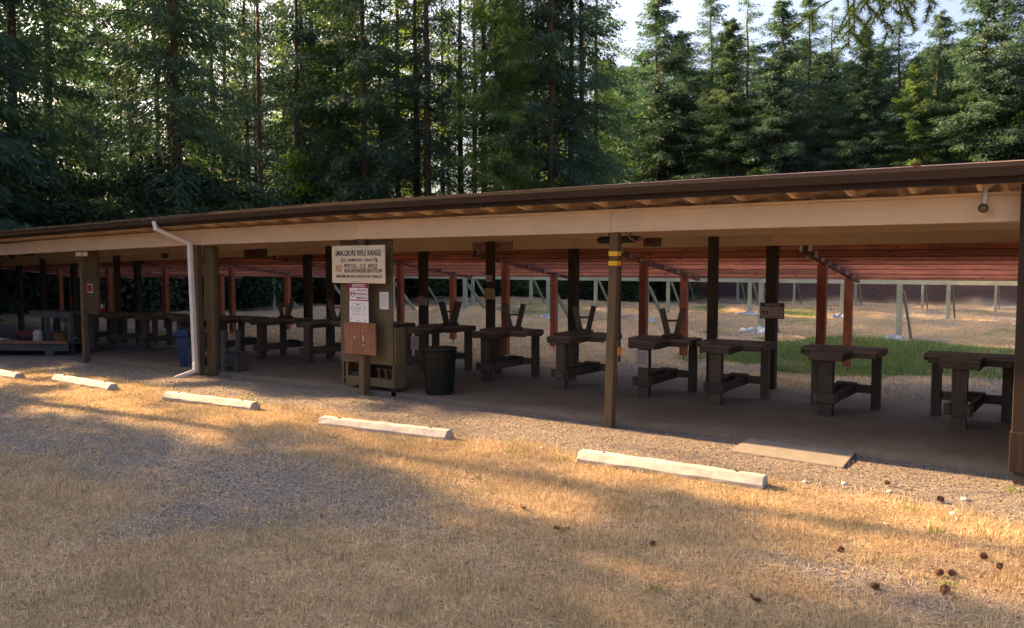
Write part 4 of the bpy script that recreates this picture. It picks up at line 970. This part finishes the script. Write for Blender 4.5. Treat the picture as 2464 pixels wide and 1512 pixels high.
# ------------------------------------------------------------------ trees
def conifer(seed, H, R, z0, dens, card, nb, droop=.35, sparse=0.0):
    """returns trunk mesh builder and crown arrays; needle sprays along drooping boughs"""
    rg = np.random.default_rng(seed); rnd = random.Random(seed)
    tr = MB(); k = 9; bend = [(rnd.uniform(-.12, .12), rnd.uniform(-.12, .12)) for _ in range(k + 1)]
    tr.tube([(bend[i][0] * i / k, bend[i][1] * i / k, H * i / k) for i in range(k + 1)], [.008 * H * (1 - i / k) ** .8 * (1.25 if i == 0 else 1) + .015 for i in range(k + 1)], 8)
    for i in range(46):                               # dead lower limbs and snags
        z = rnd.uniform(.12 * H, max(z0 * 1.4, .3 * H)); a = rnd.uniform(0, 6.28); l = rnd.uniform(.3, 1.5)
        tr.tube([(0, 0, z), (math.cos(a) * l * .5, math.sin(a) * l * .5, z - .02), (math.cos(a) * l, math.sin(a) * l, z - l * rnd.uniform(0, .4))], [.02, .013, .005], 4, False)
    P = []; D = []
    for b in range(nb):
        u = rg.uniform(0, 1) ** .9; z = z0 + (H - z0) * u; t = (z - z0) / (H - z0)
        if rg.uniform() < sparse: continue
        L = R * (1 - t) ** .75 * rg.uniform(.55, 1.12) * min(1, .55 + t * 3.0) + .25
        a = rg.uniform(0, 2 * PI); rise = .25 * t - .05; dr = droop * (1.1 - t) * rg.uniform(.5, 1.7); rise += rg.uniform(-.12, .14)
        ns = max(5, int(L / .16)); s = np.linspace(.06, 1, ns)
        zz = z + L * (rise * s - dr * s ** 2 + .10 * s ** 4)
        if b % 2 == 0 and L > .8: tr.tube([(math.cos(a) * L * q, math.sin(a) * L * q, z + L * (rise * q - dr * q * q + .1 * q ** 4)) for q in (0, .35, .7, .95)], [.012 + .009 * L, .010 + .004 * L, .010, .004], 4, False)
        for side in (-1, 1, 0):
            tl = (1 - s * .75) * L * .34 + .12
            m_ = 5
            for q in range(m_):
                f = (q + .6) / m_; ang = a + side * rg.uniform(.7, 1.2, ns)
                ox = np.cos(a) * L * s + np.cos(ang) * tl * f * (side != 0); oy = np.sin(a) * L * s + np.sin(ang) * tl * f * (side != 0)
                oz = zz - f * tl * rg.uniform(.25, .75, ns) * (1 if side else 1.6)
                pts = np.stack([ox, oy, oz], 1) + rg.normal(0, .075, (ns, 3)) * np.array([1, 1, 1.3]); dd = np.stack([np.cos(ang), np.sin(ang), -rg.uniform(.2, 1.3, ns)], 1)
                kp = rg.uniform(0, 1, ns) < dens; P.append(pts[kp]); D.append(dd[kp])
    # leader
    ns = 30; zz = H - np.linspace(0, 2.2, ns); an = rg.uniform(0, 2 * PI, ns); P.append(np.stack([np.cos(an) * .12, np.sin(an) * .12, zz], 1)); D.append(np.stack([np.cos(an), np.sin(an), np.full(ns, -.3)], 1))
    P = np.concatenate(P); D = np.concatenate(D); D /= np.linalg.norm(D, axis=1)[:, None]; n = len(P)
    U = rg.normal(0, 1, (n, 3)); S = np.cross(D, U); S /= np.linalg.norm(S, axis=1)[:, None]
    L = card * rg.uniform(.6, 1.3, n)[:, None]; W = L * rg.uniform(.16, .30, n)[:, None]
    V = np.stack([P - D * L * .5, P + S * W * .5, P + D * L * .5, P - S * W * .5], 1).reshape(-1, 3)
    return tr, V, np.arange(n * 4).reshape(-1, 4)
def broadleaf(seed, H, R, n, card, trunk=True, squash=1.0, zlow=.2):
    rg = np.random.default_rng(seed); rnd = random.Random(seed); tr = MB()
    if trunk:
        tr.tube([(0, 0, 0), (.1, .05, H * .3), (.0, .1, H * .55), (.1, 0, H * .8)], [.02 * H, .015 * H, .010 * H, .004 * H], 8)
    cs = []
    for k in range(16):
        a = rnd.uniform(0, 6.28); r = R * rnd.uniform(.2, .75); z = H * rnd.uniform(zlow, .92)
        cs.append((math.cos(a) * r, math.sin(a) * r, z, R * rnd.uniform(.25, .5)))
        if trunk: tr.tube([(0, 0, z * .6), (math.cos(a) * r * .5, math.sin(a) * r * .5, z * .85), (math.cos(a) * r, math.sin(a) * r, z)], [.006 * H, .004 * H, .002 * H], 5, False)
    cs = np.array(cs); id_ = rg.integers(0, len(cs), n); dv = rg.normal(0, 1, (n, 3)); dv /= np.linalg.norm(dv, axis=1)[:, None]
    P = cs[id_, :3] + dv * (cs[id_, 3] * rg.uniform(.35, 1.05, n))[:, None] * np.array([1, 1, squash]); P[:, 2] = np.maximum(P[:, 2], .05)
    D = rg.normal(0, 1, (n, 3)) + np.array([0, 0, -.3]); D /= np.linalg.norm(D, axis=1)[:, None]; U = rg.normal(0, 1, (n, 3)); S = np.cross(D, U); S /= np.linalg.norm(S, axis=1)[:, None]
    L = card * rg.uniform(.6, 1.2, n)[:, None]; W = L * .6
    V = np.stack([P - D * L * .5, P + S * W * .5, P + D * L * .5, P - S * W * .5], 1).reshape(-1, 3)
    return tr, V, np.arange(n * 4).reshape(-1, 4)
PROTO = {}
def proto(key, gen, lm, bark=M['bark']):
    tr, V, F = gen; PROTO[key] = (tr.mesh('trunk', bark, True) if tr.v else None, npmesh('crown', V, F, lm))
proto('fir0', conifer(1, 27, 4.9, 4.0, .9, .25, 150, .5), M['needle'])
proto('fir1', conifer(2, 30, 4.7, 7.0, .8, .25, 135, .6), M['needle'])
proto('fir2', conifer(3, 24, 4.8, 1.2, .95, .27, 210, .38), M['needle'])
proto('fir3', conifer(4, 29, 4.2, 9.0, .6, .25, 125, .7, .1), M['needle'])
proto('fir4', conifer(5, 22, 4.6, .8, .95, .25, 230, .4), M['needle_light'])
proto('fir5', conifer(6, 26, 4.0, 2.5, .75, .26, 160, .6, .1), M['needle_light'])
proto('bare', conifer(7, 26, 2.8, 12.0, .6, .24, 90, .6, .2), M['needle'])
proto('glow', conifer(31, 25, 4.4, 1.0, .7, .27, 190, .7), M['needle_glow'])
proto('fir6', conifer(21, 22, 4.6, .8, 1.0, .26, 300, .5), M['needle'])
proto('fir7', conifer(22, 25, 3.9, 4, .8, .25, 170, .55), M['needle'])
proto('full', conifer(12, 26, 5.6, 1.5, 1.0, .46, 300, .35), M['needle'])
proto('maple', broadleaf(8, 11, 4.2, 16000, .24, True, .7, .2), M['maple'])
proto('leafy', broadleaf(9, 8, 3.2, 22000, .16, True, .9, .1), M['needle_light'])
proto('bush', broadleaf(10, 3.2, 2.6, 15000, .16, False, .9, .1), M['shrub'])
TP = [k for k in PROTO]
def tree(key, x, y, s, label, cat='tree', group=None, name=None, h=1.0, rz=None, z=None):
    tm, cmh = PROTO[key]
    nm = name or ('fir_tree' if key[:3] in ('fir', 'bar', 'ful', 'glo') else 'tree')
    t = thing(nm, label, cat, (x, y, float(gz(x, y)) - .1 if z is None else z), random.uniform(0, 6.28) if rz is None else rz, group)
    t.scale = (s, s, s * h)
    if tm: link('trunk', tm, t)
    link('crown', cmh, t); return t
def bear(px, Y):                                       # X where the bearing of picture column px meets the plane Y
    return Y * math.tan(math.atan((px - 1232) / 1919.5) - math.radians(35.09))
# front rank of the wood, left to right; each one has its own spot against the roof line
FRONT = [(-60, 25, 'fir1', .95, 'at the left edge above the roof'), (40, 26, 'bare', 1.05, 'with a bare lower trunk at the far left'), (135, 30, 'fir0', 1.0, 'standing in the dark wood left of the thick trunk'),
         (245, 34, 'fir0', 1.05, 'with low boughs between the first dark trunks at left'), (325, 29, 'fir3', 1.1, 'with the thickest dark trunk in the left wood'), (388, 31, 'bare', 1.0, 'with a pale straight trunk against the bright sky gap'),
         (440, 34, 'fir3', 1.05, 'just right of the pale straight trunk'), (520, 36, 'fir1', 1.0, 'with sweeping boughs above the white downspout outlet'), (600, 39, 'fir3', 1.05, 'with a leaning dark trunk, third gap from the left'), (632, 33, 'bare', 1.0, 'with a thin kinked trunk above the left roof'),
         (720, 36, 'fir0', 1.05, 'with broad drooping boughs left of the cabinet'), (800, 42, 'fir5', 1.2, 'yellow-green and backlit above the cream sign'), (880, 38, 'fir0', 1.2, 'dense and dark above the notice cabinet'), (960, 44, 'fir5', 1.2, 'slim and sunlit right of the cabinet'),
         (1030, 40, 'fir1', 1.1, 'tall and drooping above the trash can'), (1110, 45, 'bare', 1.2, 'slender with a bare stem in the centre of the wood'), (1142, 47, 'bare', 1.15, 'slender with bare stem, right twin in the centre gap'), (1165, 44, 'fir3', 1.15, 'with thin crown beside the bright vertical sky gap'),
         (1255, 46, 'fir2', 1.35, 'broad and dense just right of the sky gap'), (1325, 44, 'fir0', 1.2, 'tall and dark left of the open sky'), (1372, 47, 'fir1', 1.05, 'last tall dark one before the open sky')]
for px, Y, k, s, lab in FRONT: tree(k, bear(px, Y), Y, s, 'tall fir ' + lab, 'fir tree', 'firs standing in front in the wood')
# right hand rank beyond the earth berm, tops against the sky
HT = {'fir0': 27, 'fir1': 30, 'fir2': 24, 'fir3': 29, 'fir4': 22, 'fir5': 26, 'bare': 26, 'full': 26, 'fir6': 22, 'fir7': 25, 'glow': 25}
def tip(px, py, Y):                                    # height of a tip seen py up the picture on the bearing px, at plane Y
    dx, dy = px - 1232, py - 756; th = math.radians(3.4646); ps = math.radians(35.092)
    f = 1916 * math.cos(th) - (-dy) * -math.sin(th); u = -1916 * math.sin(th) + (-dy) * math.cos(th)
    return 1.9 + u * Y / (f * math.cos(ps) + dx * math.sin(ps))
RIGHT = [(1462, 69, 'fir2', 215, 'short and bushy at the left foot of the open sky'), (1500, 74, 'fir6', 165, 'bushy, just left of the first free-standing tip'), (1576, 69, 'fir6', -25, 'pointed, first tip standing free in the open sky'), (1637, 72, 'fir2', 72, 'bushy between the first two free tips'), (1704, 74, 'fir7', -22, 'with a ragged tip left of the middle of the open sky'),
         (1747, 69, 'fir6', 48, 'dense, with a pale tip under the ragged one'), (1790, 78, 'bare', -15, 'spindly and bare-tipped in the open sky'), (1871, 69, 'fir6', 2, 'broad pointed one in the middle of the open sky'), (1935, 74, 'fir7', -10, 'narrow dark spire right of the broad pointed one'),
         (1990, 78, 'bare', 20, 'thin pale one left of the near branch'), (2070, 70, 'fir6', 70, 'dark and dense below the near branch'), (2150, 70, 'fir0', 30, 'wide and dark behind the near branch'), (2190, 69, 'fir4', 150, 'with a pale front bough right of the near branch'),
         (2244, 72, 'fir2', 28, 'dark with a jagged top beside the right sky gap'), (2350, 69, 'fir6', -60, 'large sunlit one right of the last sky gap'), (2450, 70, 'fir2', -110, 'tall one at the right edge of the view'), (2395, 74, 'fir0', -10, 'dark one filling in behind the right edge trees'), (2530, 69, 'fir6', -60, 'cut off by the right edge of the view')]
for px, Y, k, py, lab in RIGHT:
    X = bear(px, Y); hz_ = tip(px, py, Y) - float(gz(X, Y)); s_ = hz_ / HT[k] ; w_s = s_ * {'fir4': 1.35, 'fir2': 1.35, 'bare': 1.5, 'fir6': 1.35}.get(k, 1.4)
    t = tree(k, X, Y, w_s, 'fir ' + lab, 'fir tree', 'firs beyond the earth berm', h=s_ / w_s)
# crowded back ranks
rr = random.Random(5)
for i in range(34):
    px = -120 + i * 47 + rr.uniform(-12, 12); Y = rr.uniform(48, 66) if i % 2 else rr.uniform(38, 52)
    if i < 10: Y -= 8
    if 1090 < px < 1190 or 390 < px < 460 or 130 < px < 170: continue
    tree(rr.choice(['fir5', 'fir0', 'fir4', 'fir7', 'fir5', 'fir3', 'fir1']), bear(px, Y), Y, rr.uniform(.95, 1.25), 'tall fir crowded in the back ranks of the left and centre wood', 'fir tree', 'firs in the back ranks of the wood', h=rr.uniform(.9, 1.15))
for i in range(34):
    px = 1450 + i * 32 + rr.uniform(-12, 12); Y = rr.uniform(76, 92); k = rr.choice(['fir2', 'fir6', 'fir0', 'fir7', 'fir6'])
    s_ = (tip(px, rr.uniform(80, 175), Y) - float(gz(bear(px, Y), Y))) / HT[k]
    tree(k, bear(px, Y), Y, s_ * 1.75, 'fir filling in behind the free-standing tips on the right', 'fir tree', 'firs in the back ranks on the right', h=1 / 1.75)
for i, (px, Y, s, lab) in enumerate(((150, 44, 1.2, 'above the left end of the roof'), (270, 52, 1.3, 'glowing between the dark left trunks'), (10, 36, .9, 'at the far left edge beside a bare trunk'), (560, 55, 1.0, 'low behind the left trunks'))):
    tree('maple', bear(px, Y), Y, s, 'backlit bright green maple ' + lab, 'maple tree', 'maples in the wood', 'maple_tree')
for i, (px, Y, s, lab) in enumerate(((2410, 70, 1.75, 'bright green bushy tree rising over the right end of the roof'), (2300, 72, 1.45, 'rounded leafy tree left of the bright one over the right roof end'), (1850, 68, .95, 'grey-green small tree in front of the firs, right of centre'), (2010, 70, 1.0, 'bluish bushy tree just above the roof, right half'))):
    tree('leafy', bear(px, Y), Y, s, lab, 'tree')
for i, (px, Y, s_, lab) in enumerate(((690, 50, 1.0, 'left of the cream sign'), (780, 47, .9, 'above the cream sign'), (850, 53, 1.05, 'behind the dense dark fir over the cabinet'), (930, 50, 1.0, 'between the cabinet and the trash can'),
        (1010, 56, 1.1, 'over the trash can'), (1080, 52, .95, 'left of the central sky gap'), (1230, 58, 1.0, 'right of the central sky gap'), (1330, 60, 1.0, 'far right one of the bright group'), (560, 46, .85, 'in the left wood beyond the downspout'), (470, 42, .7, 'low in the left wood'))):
    tree('glow', bear(px, Y), Y, s_, 'fir with hanging boughs, backlight painted into its needles, ' + lab, 'hemlock tree', 'firs with backlight painted into the needles', 'backlit_toned_fir', h=rr.uniform(.9, 1.1))  # added brighter firs, not real hemlocks, their backlight painted into the needle colour
for i, (x, y, s_, lab) in enumerate(((-39, 26, .62, 'over the left roof, right of a dark trunk'), (-43, 36, .9, 'high between the first dark trunks'))):
    tree('maple', x, y, s_, 'bright green maple leaves ' + lab, 'maple tree', 'maples in the wood', 'maple_tree')
# dark thicket along the left and back of the range
for i in range(34):
    if i < 16: px = 30 + i * 62; Y = np.interp(px, [0, 230, 500, 650, 1000], [16, 18, 20.5, 26.5, 36]) + rr.uniform(-.3, 1.3)
    else: px = 1020 + (i - 16) * 34; Y = np.interp(px, [1000, 1300, 1500, 1650], [36.5, 44, 51, 54]) + rr.uniform(-.3, 1.5)
    if px > 1640: continue
    tree('bush', bear(px, Y), Y, rr.uniform(1.0, 1.45), 'dark leafy thicket bush along the edge of the range', 'bush', 'thicket bushes bordering the range', 'thicket_bush')
for i in range(20):
    px = 60 + i * 80; Y = np.interp(px, [0, 250, 500, 650, 1000, 1500, 1700], [19, 22, 25, 31, 41, 54, 58]) + rr.uniform(0, 2)
    tree('bush', bear(px, Y), Y, rr.uniform(1.7, 2.3), 'tall dark thicket bush behind the border of the range', 'bush', 'tall thicket bushes behind the border', 'thicket_bush')
# trees standing left of the view that throw the long shadows over the car park
LEFTOUT = [(-28, .35, 'full', 1.0), (-29, 4.1, 'bare', .85), (-25, -4.6, 'full', 1.0), (-23, -9.5, 'full', .95), (-34, -1.2, 'full', 1.12), (-33, -7.5, 'full', 1.15), (-36, -13, 'full', 1.2), (-41, -3.4, 'full', 1.25), (-22, -14, 'full', 1.0), (-28, 8.3, 'full', .68), (-33, 9.6, 'full', .75), (-38, 13.0, 'full', 1.1), (-44, 10.0, 'full', 1.15),
           (-42, 18, 'fir0', 1.2), (-47, 22, 'fir2', 1.3), (-45, 28, 'fir2', 1.3), (-52, 16, 'fir2', 1.3), (-38, 24, 'fir2', 1.35), (-41, 14.5, 'fir0', 1.3), (-46, 40, 'fir0', 1.35), (-60, 20, 'fir2', 1.3)]
for x, y, k, s in LEFTOUT: tree(k, x, y, s, 'fir at the edge of the wood left of the car park', 'fir tree', 'firs left of the car park')

# ------------------------------------------------------------------ near fir bough at top right
nbg = thing('fir_branch', 'near green fir bough hanging into the view at the top right', 'branch', (-.46, 4.3, 3.40))
rg = np.random.default_rng(77); stem = MB(); Pn = []; Dn = []
main = [Vector((.25, .0, .45)), Vector((0, 0, .22)), Vector((-.18, .02, .05)), Vector((-.40, .06, -.06)), Vector((-.62, .1, -.13))]
stem.tube(main, [.012, .009, .007, .005, .003], 6)
def twig(p0, d, L, dep=0):
    p0 = Vector(p0); d = Vector(d).normalized(); pts = [p0]; n = max(4, int(L / .03)); p = p0.copy(); dd = d.copy()
    for i in range(n):
        dd = (dd + Vector((rg.normal(0, .06), rg.normal(0, .06), -.05))).normalized(); p = p + dd * (L / n); pts.append(p.copy())
        for q in range(34):
            v = Vector(rg.normal(0, 1, 3)); v = (v - dd * v.dot(dd)).normalized(); Pn.append(tuple(p - dd * (L / n) * rg.uniform())); Dn.append(tuple((dd * rg.uniform(.25, .9) + v).normalized()))
        if dep < 1 and i > 0 and i % 2 == 0:
            sd = dd.cross(Vector((0, 0, 1))).normalized() * (1 if i % 4 else -1); twig(p, dd * .6 + sd * .8 + Vector((0, 0, -.3)), L * .42 * (1 - i / n) + .06, dep + 1)
    stem.tube(pts, [.0035 * (1 - i / len(pts)) + .0014 for i in range(len(pts))], 5, False)
for f in range(20):
    i = f / 19 * 3.6; k = int(i); q = main[k].lerp(main[k + 1], i - k)
    twig(q, (rg.normal(-.1, .45), rg.normal(0, .5), rg.uniform(-1.1, -.3)), rg.uniform(.20, .34))
twig(main[-1], (-1, .1, -.25), .2); twig(main[2], (.6, .1, -.6), .3); twig(main[1], (.9, .0, -.3), .35)
stem.build('stem', M['bark'], nbg)
P = np.array(Pn); D = np.array(Dn); n = len(P); U = rg.normal(0, 1, (n, 3)); S = np.cross(D, U); S /= np.linalg.norm(S, axis=1)[:, None]; L = rg.uniform(.028, .045, n)[:, None]
V = np.stack([P - S * .0016, P + S * .0016, P + D * L], 1).reshape(-1, 3)
link('needles', npmesh('needles', V, np.arange(n * 3).reshape(-1, 3), M['nearneedle']), nbg)
q = MB().lathe([(.001, 0), (.012, .005), (.016, .03), (.010, .055), (.001, .065)], 8).build('cone', M['cone'], nbg, smooth=True); q.location = (.0, -.02, .06)
